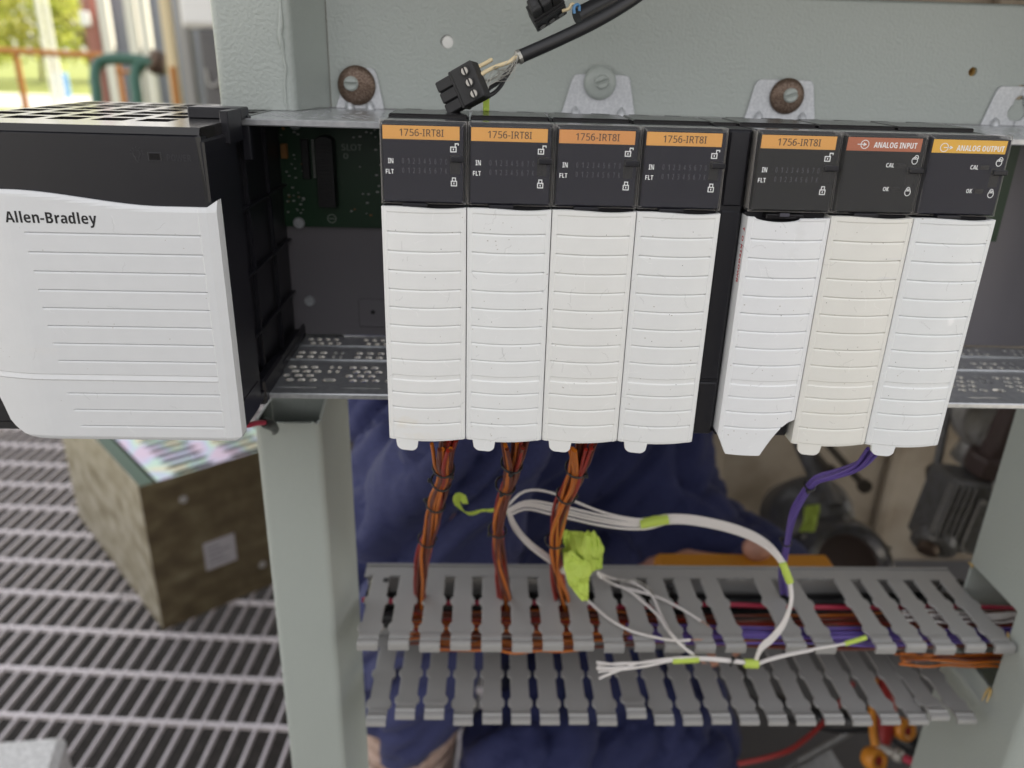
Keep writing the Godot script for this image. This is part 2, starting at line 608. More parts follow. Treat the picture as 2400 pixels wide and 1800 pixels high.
func leafy(called: String, label: String, base: Vector3, h: float, w: float, m: Material, s: int):
	var t := thing(called, label, "tree", base, "trees beyond the yard")
	var r := RandomNumberGenerator.new()
	r.seed = s
	var st := mb()
	var top := base + V(r.randf_range(-0.05, 0.05) * w, h * 0.72, 0)
	tube(st, curve([base, base.lerp(top, 0.5) + V(w * 0.02, 0, 0), top], 6), PackedFloat32Array([h * 0.02, h * 0.018, h * 0.016, h * 0.013, h * 0.01, h * 0.007, h * 0.004]), 7)
	var ends := []
	for k in 13:
		var a := r.randf() * TAU
		var y := r.randf_range(0.28, 0.95)
		var rad: float = w * 0.5 * sqrt(maxf(0.05, 1.0 - pow((y - 0.55) / 0.5, 2.0))) * r.randf_range(0.6, 1.0)
		var e := base + V(cos(a) * rad, h * y, sin(a) * rad)
		ends.append(e)
		var s0 := base.lerp(top, clampf(y * 0.75, 0.2, 0.9))
		tube(st, PackedVector3Array([s0, s0.lerp(e, 0.5) + V(0, h * 0.02, 0), e]), PackedFloat32Array([h * 0.008, h * 0.005, h * 0.002]), 5)
	obj("trunk", st, M.bark, t)
	st = mb()
	for e in ends:
		for k in 95:
			var d := V(r.randfn(), r.randfn() * 0.8, r.randfn()) * w * 0.11
			var p: Vector3 = e + d
			var n := Vector3(r.randfn(), r.randfn(), r.randfn()).normalized()
			var u := n.cross(Vector3.UP).normalized() * w * r.randf_range(0.018, 0.034)
			var v := n.cross(u).normalized() * w * r.randf_range(0.02, 0.04)
			quad(st, p - u, p - v, p + u, p + v)
	obj("crown", st, m, t)

func yard():
	leafy("tree", "sunlit yellow green tree at the far left edge of the yard", V(-29500, -2200, -50000), 6400, 6000, M.leaf, 1)
	leafy("tree", "pale tree standing just left of the two white poles", V(-26400, -2200, -51500), 6600, 5200, M.leaf_pale, 2)
	leafy("tree", "tree beside the blue grey container, right of the white poles", V(-23600, -2200, -50500), 6200, 4800, M.leaf, 3)
	leafy("tree", "low dark tree behind the handrail at the left", V(-31500, -2200, -60000), 6600, 7500, M.leaf, 4)
	leafy("tree", "tall tree filling the gap behind the white poles", V(-27500, -2200, -62000), 7600, 7000, M.leaf_pale, 5)
	leafy("tree", "round tree mostly hidden by the container", V(-20500, -2200, -60000), 7000, 6500, M.leaf, 6)
	var st: SurfaceTool
	for p in [[V(-17044.5, 738.6, -33035.6), "left of the two slim white poles in the yard"], [V(-16752.8, 746.4, -33028.4), "right of the two slim white poles in the yard"]]:
		var b: Vector3 = p[0]
		var t := thing("white_pole", p[1], "pole", V(b.x, -2200, b.z), "white poles in the yard")
		st = mb()
		lathe(st, V(b.x, -2200, b.z), Vector3.UP, [[260, 0], [260, 60], [110, 80], [95, 3000], [80, 7500], [0, 7510]], 12)
		obj("shaft", st, M.pole_white, t)
	# container with ribs and white posts before it
	var t := thing("container", "blue grey ribbed metal container behind three white posts", "container", V(-4000, -2200, -10600))
	st = mb()
	box(st, V(-4650, -2200, -11900), V(-1200, 760, -9900), 20)
	obj("body", st, M.container, t)
	st = mb()
	for i in 22:
		box(st, V(-4600 + i * 155, -2100, -9915), V(-4520 + i * 155, 740, -9872), 12)
	obj("rib", st, M.container, t)
	for p in [[V(-4148.7, 271.4, -9220.1), "leftmost white post in front of the container"], [V(-3860.6, 279.1, -9213.0), "middle white post in front of the container"], [V(-3725.9, 282.7, -9209.6), "rightmost white post in front of the container"]]:
		var b: Vector3 = p[0]
		t = thing("container_post", p[1], "post", V(b.x, -2200, b.z), "white posts by the container")
		st = mb()
		box(st, V(b.x - 50, -2200, b.z - 50), V(b.x + 50, 800, b.z + 50), 8)
		box(st, V(b.x - 110, -2200, b.z - 110), V(b.x + 110, -2180, b.z + 110), 4)
		obj("shaft", st, M.pole_white, t)
	var rp: Vector3 = V(-4453.6, 274.6, -9557.1)
	t = thing("red_post", "faded red steel post at the container's left corner", "post", V(rp.x, -2200, rp.z))
	st = mb()
	box(st, V(rp.x - 12, -2200, rp.z - 50), V(rp.x + 12, 800, rp.z + 50), 3)
	box(st, V(rp.x - 55, -2200, rp.z + 38), V(rp.x + 55, 800, rp.z + 50), 3)
	box(st, V(rp.x - 55, -2200, rp.z - 50), V(rp.x + 55, 800, rp.z - 38), 3)
	obj("shaft", st, M.pole_red, t)
	var lp: Vector3 = V(-4475.5, 340.6, -9476.8)
	t = thing("wall_lamp", "white box lamp fixed to the red post", "lamp", lp)
	st = mb()
	box(st, lp + V(-55, -75, -40), lp + V(45, 75, 40), 12)
	obj("housing", st, M.print_white, t)
	# handrail of the platform
	t = thing("handrail", "orange painted pipe handrail at the platform's edge", "railing", V(-3230, -943, -5700))
	st = mb()
	tube(st, curve([V(-4102.7, 24.5, -5869.9), V(-3315.1, 13.9, -5729.0), V(-2645.2, -1.3, -5644.6)], 12), 21.0, 10)
	obj("top_rail", st, M.rail, t)
	st = mb()
	var hp: Vector3 = V(-3261.3, 1.6, -5711.2)
	bar(st, hp, V(hp.x, -943, hp.z), 21.0, 10)
	obj("post", st, M.rail, t)
	st = mb()
	bar(st, V(hp.x - 1000, -420, hp.z - 30), V(hp.x + 620, -420, hp.z + 20), 17.0, 10)
	obj("middle_rail", st, M.rail, t)
	# green pipework
	t = thing("green_pipe", "dark green painted pipe bent over in a gooseneck", "pipe", V(-2173.3, -433.7, -4367.1))
	st = mb()
	tube(st, curve([V(-2128.5, -625.6, -4232.3), V(-2169.8, -211.2, -4458.8), V(-2193.8, -89.9, -4531.3), V(-2185.6, -25.1, -4590.2), V(-2115.4, -5.2, -4595.9), V(-1998.7, -4.3, -4592.1), V(-1901.2, -17.5, -4583.1), V(-1862.1, -25.4, -4578.5)], 28), 31.0, 14)
	obj("pipe", st, M.pipe_green, t)
	st = mb()
	tube(st, curve([V(-1890.8, -619.2, -4226.4), V(-1943.8, -205.2, -4453.2), V(-1968.9, -106.3, -4516.5), V(-1968.7, -50.8, -4571.8), V(-1937.6, -22.9, -4582.2)], 16), 31.0, 14)
	obj("branch", st, M.pipe_green, t)
	var fl: Vector3 = V(-1838.6, -20.2, -4568.9)
	t = thing("rusty_flange", "rusty brown flange at the green pipe's end", "flange", fl)
	st = mb()
	lathe(st, fl + V(-30, 8, 6), V(1, -0.25, -0.2), [[0, 0], [66, 0], [70, 4], [70, 26], [40, 28], [40, 50], [62, 52], [62, 70], [0, 70]], 22)
	obj("disc", st, M.rust, t)
	for k in 6:
		st = mb()
		var c := fl + V(-34, 8, 6) + V(0.1, 0.97, 0.1).rotated(V(1, -0.25, -0.2).normalized(), TAU * k / 6.0) * 54.0
		lathe(st, c, V(1, -0.25, -0.2), [[0, -14], [10, -14], [10, 80], [0, 80]], 6)
		obj("bolt", st, M.rust, t)
	t = thing("orange_pipe_post", "thin rusty orange standpipe between the green pipe legs", "post", V(-2263.7, -406.3, -4868.7))
	st = mb()
	var op: Vector3 = V(-2269.7, -44.0, -5018.3)
	bar(st, V(op.x, -2200, op.z), op, 15.0)
	bar(st, op + V(-16, -40, 0), op + V(120, -40, 0), 10.0)
	obj("pipe", st, M.rail, t)
	var yp: Vector3 = V(-1664.2, 86.9, -4293.0)
	t = thing("yellow_post", "pale yellow square post beside the grey cabinet", "post", V(yp.x, -943, yp.z))
	st = mb()
	box(st, V(yp.x - 24, -943, yp.z - 25), V(yp.x + 26, 1400, yp.z + 25), 6)
	obj("shaft", st, M.pole_yellow, t)
	st = mb()
	box(st, V(yp.x - 4, -943, yp.z + 26), V(yp.x + 30, -30, yp.z + 50), 5)
	obj("orange_guard", st, M.rail, t)
	var gp: Vector3 = V(-1149.9, 80.9, -3081.6)
	t = thing("grey_post", "slim light grey post left of the dark cabinet", "post", V(gp.x, -943, gp.z))
	st = mb()
	box(st, V(gp.x - 20, -943, gp.z - 22), V(gp.x + 18, 1400, gp.z + 22), 4)
	obj("shaft", st, M.post_grey, t)
	t = thing("dark_cabinet", "dark grey cabinet behind the left upright", "cabinet", V(-980, -943, -3000))
	st = mb()
	box(st, V(-1060, -943, -3300), V(-500, 130, -2950), 8)
	obj("body", st, M.cabinet_dark, t)
	st = mb()
	tube(st, curve([V(-1040, -10, -2945), V(-1020, -70, -2930), V(-960, -20, -2925), V(-900, 60, -2940)], 14), 7.0)
	obj("hose", st, M.post_grey, t)
	st = mb()
	box(st, V(-1035, -820, -2952), V(-520, 90, -2942), 4)
	obj("door", st, M.cabinet_dark, t)
	t = thing("white_box", "small white box standing on the dark cabinet", "box", V(-1080, 131, -3000))
	st = mb()
	box(st, V(-1120, 131, -3080), V(-985, 330, -2960), 10)
	obj("case", st, M.pole_white, t)
	st = mb()
	box(st, V(-1112, 150, -2959), V(-993, 238, -2954), 3)
	obj("lid", st, M.print_white, t)
	var bb: Vector3 = V(-19711.3, -1012.3, -38902.8)
	t = thing("blue_barrel", "small blue barrel far off on the grass", "barrel", V(bb.x, -2200, bb.z))
	st = mb()
	lathe(st, V(bb.x, -2200, bb.z), Vector3.UP, [[0, 0], [380, 0], [400, 60], [400, 500], [420, 520], [400, 540], [400, 1050], [380, 1100], [0, 1100]], 18)
	obj("drum", st, M.barrel_blue, t)

# ------------------------------------------------------------------ cabinet frame
func frame():
	var t := thing("cabinet_frame", "grey green painted steel cabinet frame with uprights and back panel", "frame", V(-60, -943, -151))
	# back panel, as cells round its two holes; built flat and stood up
	X = Transform3D(Basis(Vector3.RIGHT, PI / 2), V(0, 0, -151))
	# in the builder z is minus height
	var st := mb()
	cell(st, 5, 35, -80, -50, -2.5, 0, 19.6, -64.9, 3.6, 3.6, 24)
	cell(st, 304, 333, -72, -43, -2.5, 0, 318.5, -57.3, 2.5, 2.5, 20)
	cell(st, 340, 366, -62, -34, -2.5, 0, 349.2, -47.0, 4.2, 4.2, 20)
	for r in [[-46, 5, -91, 20], [5, 35, -91, -80], [5, 35, -50, 20], [35, 304, -91, 20], [304, 333, -91, -72], [304, 333, -43, 20], [333, 340, -91, 20], [340, 366, -91, -62], [340, 366, -34, 20], [366, 600, -91, 20]]:
		slab(st, r[0], r[1], r[2], r[3], -2.5, 0)
	obj("back_panel", st, M.paint, t)
	X = Transform3D()
	st = mb()      # folded top edge of the panel
	tube(st, PackedVector3Array([V(-46, 90.2, -153.5), V(600, 90.2, -153.5)]), 2.4, 12)
	slab(st, -46, 600, -182, -153, 89.5, 92.4)
	obj("top_fold", st, M.paint, t)
	st = mb()      # dark red edge above the panel, carried up unseen to keep light out
	box(st, V(-46, 98, -196), V(1500, 1640, -190), 1.0)
	obj("upper_plate", st, M.dark_red, t)
	st = mb()      # unseen shelf added above the picture to shade the back panel
	box(st, V(-46, 150, -189), V(1400, 153, -40), 0.8)
	obj("added_shade_shelf", st, M.paint, t)
	st = mb()      # unseen sheet added right of the right upright to darken the room behind
	box(st, V(474, -943, -79), V(1500, 1640, -76), 1.0)
	obj("added_side_sheet", st, M.paint, t)
	# left upright: folded sheet, round front corners, cut away where the rack passes
	st = mb()
	post(st, -98.0, -57.0, -115.0, -151.5, 5.0, 28.9, 620.0, 0.0, false)
	obj("left_upright", st, M.paint, t)
	st = mb()
	post(st, -98.0, -57.0, -115.0, -151.5, 5.0, -943.0, -153.0, 42.0, true)
	obj("left_upright", st, M.paint, t)
	st = mb()
	box(st, V(-97, -250, -154), V(-47, 620, -152), 0.6)
	obj("left_upright_back", st, M.paint, t)
	# paint run down the upper upright
	st = mb()
	var run := PackedVector3Array()
	var rr := PackedFloat32Array()
	for i in 40:
		var y := 29.5 + i * 4.0
		run.append(V(-62.4 - 0.6 * sin(i * 0.9) - 0.35 * sin(i * 2.3), y, -114.9))
		rr.append(0.55 + 0.35 * absf(sin(i * 1.7)) + (1.3 if i > 7 and i < 12 else 0.0) * 0.6)
	tube(st, run, rr, 6)
	obj("paint_run", st, M.paint, t)
	# right upright: its inner face looks left, with a cut-out for the wires
	var xr := 415.0
	st = mb()
	X = Transform3D(Basis(Vector3.BACK, -PI / 2), V(xr, 0, 0))   # builder x = -height, y = outwards
	# cells in (x,z) where x is minus y
	for r in [[-620, 288, -168, -82], [358, 943, -168, -82], [288, 358, -111, -82]]:
		slab(st, r[0], r[1], r[2], r[3], 0, 2.0)
	X = Transform3D()
	obj("right_upright", st, M.paint, t)
	st = mb()
	var pr := []
	for k in 9:
		var a := PI / 2 * k / 8.0
		pr.append(V(xr + 6 - 6 * cos(a), 0, -82 + 6 * sin(a)))
	pr.append(V(xr + 60, 0, -76))
	for i in pr.size() - 1:
		var a: Vector3 = pr[i]
		var b: Vector3 = pr[i + 1]
		quad(st, a + V(0, -943, 0), b + V(0, -943, 0), b + V(0, 620, 0), a + V(0, 620, 0))
	obj("right_upright_front", st, M.paint, t)
	st = mb()
	box(st, V(xr + 0.3, -943, -169.5), V(xr + 60, 620, -167.5), 0.6)
	obj("right_upright_back", st, M.paint, t)
	# torn edges of the cut-out
	for p in [[V(415, -289, -166), V(411, -286, -166), V(416, -293, -169)], [V(414.5, -311, -111.5), V(412, -305, -110), V(411, -318, -107)], [V(414.5, -357.5, -112), V(411, -366, -107), V(412, -370, -113)]]:
		st = mb()
		tube(st, curve([p[1], p[0], p[2]], 8), PackedFloat32Array([0.3, 0.6, 0.8, 0.9, 0.9, 0.8, 0.7, 0.5, 0.3]), 6)
		obj("burr", st, M.burr, t)

func post(st: SurfaceTool, x0: float, x1: float, zf: float, zb: float, r: float, y0: float, y1: float, slope: float, cut: bool):
	var pr := []
	pr.append(Vector2(x0, zb))
	for k in 7:
		var a := PI / 2 * k / 6.0
		pr.append(Vector2(x0 + r - r * cos(a), zf - r + r * sin(a)))
	for k in 7:
		var a := PI / 2 * k / 6.0
		pr.append(Vector2(x1 - r + r * sin(a), zf - r + r * cos(a)))
	pr.append(Vector2(x1 + 6.0, zb + 8.0))
	pr.append(Vector2(x1 + 10.5, zb))
	var ys := []
	var ye := []
	var q := RandomNumberGenerator.new()
	q.seed = 3
	for p in pr:
		var back: float = (zf - p.y) / (zf - zb)
		var top := y1 + (slope * maxf(0.0, back - 0.1) if cut and p.x > x1 - 2.0 else 0.0) + (q.randf_range(-1.0, 1.0) if cut else 0.0)
		ys.append(y0)
		ye.append(top)
	st.set_smooth_group(3)
	for i in pr.size() - 1:
		var a: Vector2 = pr[i]
		var b: Vector2 = pr[i + 1]
		quad(st, V(a.x, ys[i], a.y), V(b.x, ys[i + 1], b.y), V(b.x, ye[i + 1], b.y), V(a.x, ye[i], a.y))
	st.set_smooth_group(4)
	var w := 1.6
	var c := Vector2((x0 + x1) * 0.5, (zf + zb) * 0.5)
	var inn := []
	for p in pr:
		inn.append(Vector2(p.x + signf(c.x - p.x) * w, p.y - (w if p.y > zf - r else 0.0)))
	for i in pr.size() - 1:
		quad(st, V(inn[i + 1].x, ys[i], inn[i + 1].y), V(inn[i].x, ys[i], inn[i].y), V(inn[i].x, ye[i], inn[i].y), V(inn[i + 1].x, ye[i + 1], inn[i + 1].y))
	st.set_smooth_group(-1)
	for i in pr.size() - 1:
		quad(st, V(pr[i].x, ye[i], pr[i].y), V(pr[i + 1].x, ye[i + 1], pr[i + 1].y), V(inn[i + 1].x, ye[i + 1], inn[i + 1].y), V(inn[i].x, ye[i], inn[i].y))
		quad(st, V(pr[i].x, ys[i], pr[i].y), V(pr[i + 1].x, ys[i + 1], pr[i + 1].y), V(inn[i + 1].x, ys[i + 1], inn[i + 1].y), V(inn[i].x, ys[i], inn[i].y))

# ------------------------------------------------------------------ chassis
func vent_unit(st: SurfaceTool, x: float, y0: float, y1: float):
	# one 34 mm bay of the punched plate, back to front
	var w := 34.0
	for row in 2:       # back group
		var z := -146.0 + row * 7.0
		for k in 4:
			cell(st, x + 2 + k * 5.2 + row * 2.6, x + 7.2 + k * 5.2 + row * 2.6, z, z + 7, y0, y1, x + 4.6 + k * 5.2 + row * 2.6, z + 3.5, 1.7, 2.2)
		slab(st, x, x + 2 + row * 2.6, z, z + 7, y0, y1)
		slab(st, x + 22.8 + row * 2.6, x + w, z, z + 7, y0, y1)
	slab(st, x, x + w, -151, -146, y0, y1)
	slab(st, x, x + w, -132, -122, y0, y1)
	for row in 2:       # middle group: three holes and two slots
		var z := -122.0 + row * 7.0
		for k in 3:
			cell(st, x + 1 + k * 6.4, x + 7.4 + k * 6.4, z, z + 7, y0, y1, x + 4.2 + k * 6.4, z + 3.5, 2.2, 2.3)
		slab(st, x, x + 1, z, z + 7, y0, y1)
		slab(st, x + 20.2, x + 22, z, z + 7, y0, y1)
		for k in 2:
			cell(st, x + 22 + k * 4.2, x + 26.2 + k * 4.2, z, z + 7, y0, y1, x + 24.1 + k * 4.2, z + 3.5, 1.0, 2.8, 12, 6.0)
		slab(st, x + 30.4, x + w, z, z + 7, y0, y1)
	slab(st, x, x + w, -108, -98, y0, y1)
	for row in 4:       # front group: staggered holes
		var z := -98.0 + row * 6.4
		for k in 3:
			var o := 1.0 + (3.0 if row % 2 == 1 else 0.0)
			cell(st, x + o + k * 6.2, x + o + 6.2 + k * 6.2, z, z + 6.4, y0, y1, x + o + 3.1 + k * 6.2, z + 3.2, 2.3, 2.4)
		slab(st, x, x + 1 + (3.0 if row % 2 == 1 else 0.0), z, z + 6.4, y0, y1)
		var e := x + 19.6 + (3.0 if row % 2 == 1 else 0.0)
		if row == 0 or row == 1:
			slab(st, e, x + 24, z, z + 6.4, y0, y1)
			for k in 2:
				cell(st, x + 24 + k * 4.4, x + 28.4 + k * 4.4, z, z + 6.4, y0, y1, x + 26.2 + k * 4.4, z + 3.2, 1.2, 2.7, 12, 6.0)
			slab(st, x + 32.8, x + w, z, z + 6.4, y0, y1)
		elif row == 3:
			slab(st, e, x + 23.4, z, z + 6.4, y0, y1)
			cell(st, x + 23.4, x + 33, z, z + 6.4, y0, y1, x + 28.2, z + 3.2, 3.6, 2.4, 16, 3.0)
			slab(st, x + 33, x + w, z, z + 6.4, y0, y1)
		else:
			slab(st, e, x + w, z, z + 6.4, y0, y1)
	slab(st, x, x + w, -72.4, -67.0, y0, y1)
	cell(st, x, x + w, -67, -63, y0, y1, x + 13, -65, 11, 0.9, 16, 8.0)
	slab(st, x, x + w, -63, -57.6, y0, y1)

func chassis():
	var t := thing("module_chassis", "galvanised rack chassis holding the row of modules", "rack", V(160, -109, -151))
	for part in [["bottom_tray", -109.2, -107.8, M.steel_top], ["top_plate", 27.2, 28.6, M.steel_top]]:
		var st := mb()
		for k in 14:
			vent_unit(st, -70.0 + k * 34.0, part[1], part[2])
		var yf: float = part[1]
		if part[0] == "bottom_tray":
			box(st, V(-70, -110.6, -57.8), V(406, -107.6, -56.2), 0.5)
			for z in [-131.5, -107.5]:
				box(st, V(-70, -108.0, z), V(406, -107.0, z + 2.0), 0.4)
		else:
			box(st, V(-70, yf - 1.6, -57.8), V(406, 28.8, -56.2), 0.5)
		obj(part[0], st, part[3], t)
	var st := mb()
	box(st, V(-97, -107, -151), V(406, 29, -149), 0.5)
	obj("back_plate", st, M.backplate, t)
	# little hanger plate and rivets on the back plate
	for px in [-27.0, 271.0]:
		st = mb()
		box(st, V(px - 9, -101, -148.9), V(px + 9, -83, -147.6), 0.8)
		obj("hanger_plate", st, M.backplate, t)
		st = mb()
		lathe(st, V(px, -91, -147.6), Vector3.BACK, [[1.4, 0], [1.4, 0.4], [0, 0.4]], 14)
		obj("hanger_hole", st, M.chip, t)
	for p in [V(-66, -85, -149), V(-68, -36, -145), V(322, -84, -149), V(-66, 20, -145)]:
		st = mb()
		lathe(st, p, Vector3.BACK, [[3.4, 0], [3.4, 0.8], [2.8, 1.6], [1.6, 1.6], [1.4, 0.6], [0, 0.6]], 18)
		obj("rivet", st, M.steel, t)
	st = mb()
	box(st, V(-71.4, -110.4, -150.6), V(-70.2, -100, -57), 0.2)
	obj("end_flange", st, M.black, t)
	# folded foot under the tray at the left
	st = mb()
	box(st, V(-66, -135, -147), V(-44, -111, -145.5), 0.4)
	obj("lower_foot", st, M.steel, t)
	# mounting tabs
	for p in [[-43.5, -16.0, -35.5, -21.0], [84.5, 127.0, 91.0, 121.8], [190.4, 231.8, 195.4, 226.8], [329.4, 372.0, 335.4, 366.0]]:
		st = mb()
		var poly := PackedVector2Array([Vector2(p[0], 28.6), Vector2(p[1], 28.6), Vector2(p[3] + 1.2, 47.4), Vector2(p[3], 49.6), Vector2(p[3] - 1.8, 50.3), Vector2(p[2] + 1.8, 50.3), Vector2(p[2], 49.6), Vector2(p[2] - 1.2, 47.4)])
		if p[0] > 300.0:      # the tab without a screw shows its keyhole
			poly = PackedVector2Array([Vector2(329.4, 28.6), Vector2(349.0, 28.6), Vector2(349.0, 31.4), Vector2(346.0, 32.1), Vector2(344.0, 34.0), Vector2(343.6, 36.8), Vector2(344.6, 39.2), Vector2(346.0, 40.6), Vector2(346.4, 43.4), Vector2(347.8, 45.0), Vector2(349.2, 45.4), Vector2(349.2, 50.3), Vector2(337.2, 50.3), Vector2(335.4, 49.6), Vector2(334.2, 47.4)])
		prism(st, poly, -150.8, -149.4, 0.35)
		if p[0] > 300.0:
			var p2 := PackedVector2Array()
			for q in poly:
				p2.append(Vector2(698.3 - q.x, q.y))
			prism(st, p2, -150.8, -149.4, 0.35)
		obj("mounting_tab", st, M.steel, t)
		st = mb()
		for x in [p[0] + 8.0, p[1] - 8.0]:
			var pts := PackedVector3Array([V(x, 28.4, -148.8), V(x, 31.0, -149.0), V(x, 33.4, -150.2)])
			tube(st, pts, PackedFloat32Array([2.6, 2.3, 0.5]), 12)
		obj("stiffening_rib", st, M.steel, t)
	# circuit board at the back of the open bay (and of the bay at the far right)
	for bay in [-78.0, 262.0]:
		st = mb()
		box(st, V(bay, -38.2, -146.5), V(bay + 92, 26.5, -145), 0.2)
		var board := obj("circuit_board", st, M.board, t)
		var r := RandomNumberGenerator.new()
		r.seed = int(bay) + 300
		var bx: float = bay + 78.0
		st = mb()      # tall slot connector
		var cp := PackedVector2Array()
		for k in 9:
			cp.append(Vector2(bx - 49 + 5.0 * cos(PI * k / 8.0), 11.5 + 3.0 * sin(PI * k / 8.0)))
		cp.append(Vector2(bx - 54, -25))
		cp.append(Vector2(bx - 44, -25))
		prism(st, cp, -145, -136, 0.4)
		for k in 17:
			box(st, V(bx - 52.4, -23 + k * 2.0, -136.2), V(bx - 46.0, -22.2 + k * 2.0, -135.6), 0.1)
		obj("slot_connector", st, M.chip, board)
		st = mb()
		box(st, V(bx - 63, -10, -145), V(bx - 58.7, 12, -141), 0.4)
		obj("chip", st, M.chip, board)
		for k in 16:
			st = mb()
			box(st, V(bx - 57.6, -9.4 + k * 1.35, -145), V(bx - 56.0, -8.8 + k * 1.35, -144.2), 0.1)
			obj("pin", st, M.solder, board)
		st = mb()
		box(st, V(bx - 74.8, 1, -145), V(bx - 71, 9.2, -142), 0.5)
		obj("capacitor", st, M.amber, board)
		for k in 70:
			st = mb()
			var x := bx + (r.randf_range(-75, -64) if k % 2 == 0 else r.randf_range(-41, -8))
			var y := r.randf_range(-34, 24)
			if x > bx - 42 and x < bx - 27 and y > 0 and y < 12:
				continue
			var s := r.randf_range(0.4, 0.9)
			box(st, V(x, y, -145), V(x + s * 1.8, y + s, -144.3), 0.1)
			obj("solder_pad", st, M.solder if k % 5 else M.amber, board)
		lettering("SLOT", V(bx - 34.8, 7.9, -144.8), 11.6, 3.3, M.silk, board)
		lettering("0" if bay < 0.0 else "10", V(bx - 38.4, 3.0, -144.8), 2.6 if bay < 0.0 else 4.6, 3.0, M.silk, board)
		st = mb()
		lathe(st, V(bx - 48.5, -33, -144.9), Vector3.BACK, [[2.2, 0], [2.6, 0], [2.6, 0.1], [2.2, 0.1]], 24)
		box(st, V(bx - 50, -33.2, -144.9), V(bx - 47, -32.8, -144.8), 0.02)
		obj("board_mark", st, M.silk, board)

# ------------------------------------------------------------------ power supply
func power_supply():
	var t := thing("power_supply", "large black power supply with a white ribbed front cover", "power supply", V(-126, -107, -75))
	var st := mb()
	# black shell: front frame, inner box
	box(st, V(-182, -104, -148), V(-76, 24.0, -9), 1.0)
	obj("inner_case", st, M.black, t)
	# front fascia, leaning slightly, with a chamfered top edge
	st = mb()
	var f := PackedVector2Array([Vector2(-185, -6), Vector2(-69.5, -6), Vector2(-70.4, 25.2), Vector2(-71.2, 26.6), Vector2(-185, 26.6)])
	prism(st, f, -9, -1.4, 1.6)
	obj("fascia", st, M.black, t)
	st = mb()
	box(st, V(-74, -104, -44), V(-69.3, 24, -2.5), 0.8)
	obj("side_frame", st, M.black, t)
	# ribs of the recessed right side
	for y in [-14.0, -46.0, -78.0]:
		st = mb()
		box(st, V(-76.4, y - 0.7, -146), V(-73.2, y + 0.7, -44), 0.4)
		obj("side_rib", st, M.black, t)
	for z in [-72.0, -112.0]:
		st = mb()
		box(st, V(-76.4, -103, z - 0.7), V(-74.0, 22, z + 0.7), 0.4)
		obj("side_upright", st, M.black, t)
	st = mb()      # bottom catch behind the cover
	prism(st, PackedVector2Array([Vector2(-73.0, -108), Vector2(-69.5, -108), Vector2(-69.0, -94), Vector2(-73.0, -94)]), -40, -9, 0.5)
	box(st, V(-75, -112, -88), V(-69, -98, -50), 1.2)
	obj("bottom_catch", st, M.black, t)
	st = mb()
	box(st, V(-182, -108, -148), V(-69.6, -103, -10), 0.8)
	obj("base_plate", st, M.black, t)
	# top grille of long slots
	st = mb()
	var zs := []
	for i in 7:
		zs.append(-146.0 + i * 20.5)
	for i in 6:
		for k in 6:
			var x := -182.0 + k * 18.6
			if k == 5 and i > 3:
				slab(st, x, x + 18.6, zs[i], zs[i + 1], 26.4, 28.8)
				continue
			cell(st, x, x + 18.6, zs[i], zs[i + 1], 26.4, 28.8, x + 9.3, (zs[i] + zs[i + 1]) * 0.5, 6.9, 7.6, 16, 14.0)
	slab(st, -182, -70.4, -150, -146, 26.4, 28.8)
	slab(st, -182, -70.4, -23, -3.2, 26.4, 28.8)
	quad(st, V(-182, 26.0, -1.6), V(-70.4, 26.0, -1.6), V(-70.4, 28.8, -3.2), V(-182, 28.8, -3.2))
	quad(st, V(-70.4, 24, -150), V(-70.4, 28.8, -150), V(-70.4, 28.8, -3.2), V(-70.4, 24, -3.2))
	obj("top_grille", st, M.black_top, t)
	# latch block at the right rear of the top
	st = mb()
	box(st, V(-91, 28.6, -62), V(-67.4, 33.6, -49), 0.6)
	prism(st, PackedVector2Array([Vector2(-71.0, 20), Vector2(-67.4, 20), Vector2(-67.4, 33.4), Vector2(-71.0, 33.4)]), -49, -30, 0.5)
	obj("latch_block", st, M.black, t)
	st = mb()
	box(st, V(-70.6, 10, -62), V(-66.6, 30, -57), 0.5)
	obj("latch_hook", st, M.black, t)
	# white cover: wave-shaped top edge, ribs, rounded lower left corner
	cover(t)
	# small window of the power lamp, symbol and embossed word
	st = mb()
	var w := PackedVector2Array([Vector2(-91.4, 15.8), Vector2(-86.0, 15.8), Vector2(-86.0, 19.2), Vector2(-91.4, 19.2)])
	prism(st, w, -1.38, -1.1, 0.15)
	obj("lamp_frame", st, M.embossed, t)
	st = mb()
	box(st, V(-90.9, 16.2, -1.12), V(-86.5, 18.8, -1.0), 0.05)
	obj("power_lamp", st, M.black_gloss, t)
	lettering("POWER", V(-79.3, 17.2, -1.3), 9.6, 2.6, M.embossed, t, true)
	st = mb()
	var c := V(-95.6, 18.4, -1.36)
	var ring := PackedVector3Array()
	for k in 13:
		var a := -PI * 0.32 + (PI * 1.64) * k / 12.0
		ring.append(c + V(cos(a) * 1.5, sin(a) * 1.5, 0))
	tube(st, ring, 0.16, 6)
	for s in [-1.0, 1.0]:
		bar(st, c + V(0.75 * s, -1.2, 0), c + V(0.6 * s, -2.6, 0), 0.15, 6)
	bar(st, c + V(-0.6, -2.7, 0), c + V(0.6, -2.7, 0), 0.15, 6)
	bar(st, c + V(-0.4, -3.2, 0), c + V(0.4, -3.2, 0), 0.15, 6)
	for k in 7:
		var a := PI * k / 6.0
		bar(st, c + V(cos(a) * 2.1, sin(a) * 2.1, 0), c + V(cos(a) * 2.9, sin(a) * 2.9, 0), 0.14, 6)
	obj("bulb_symbol", st, M.embossed, t)

func wave_y(x: float) -> float:
	var u := clampf((x + 150.0) / 62.0, 0.0, 1.0)
	return lerpf(3.5, -2.0, u * u * (3.0 - 2.0 * u))

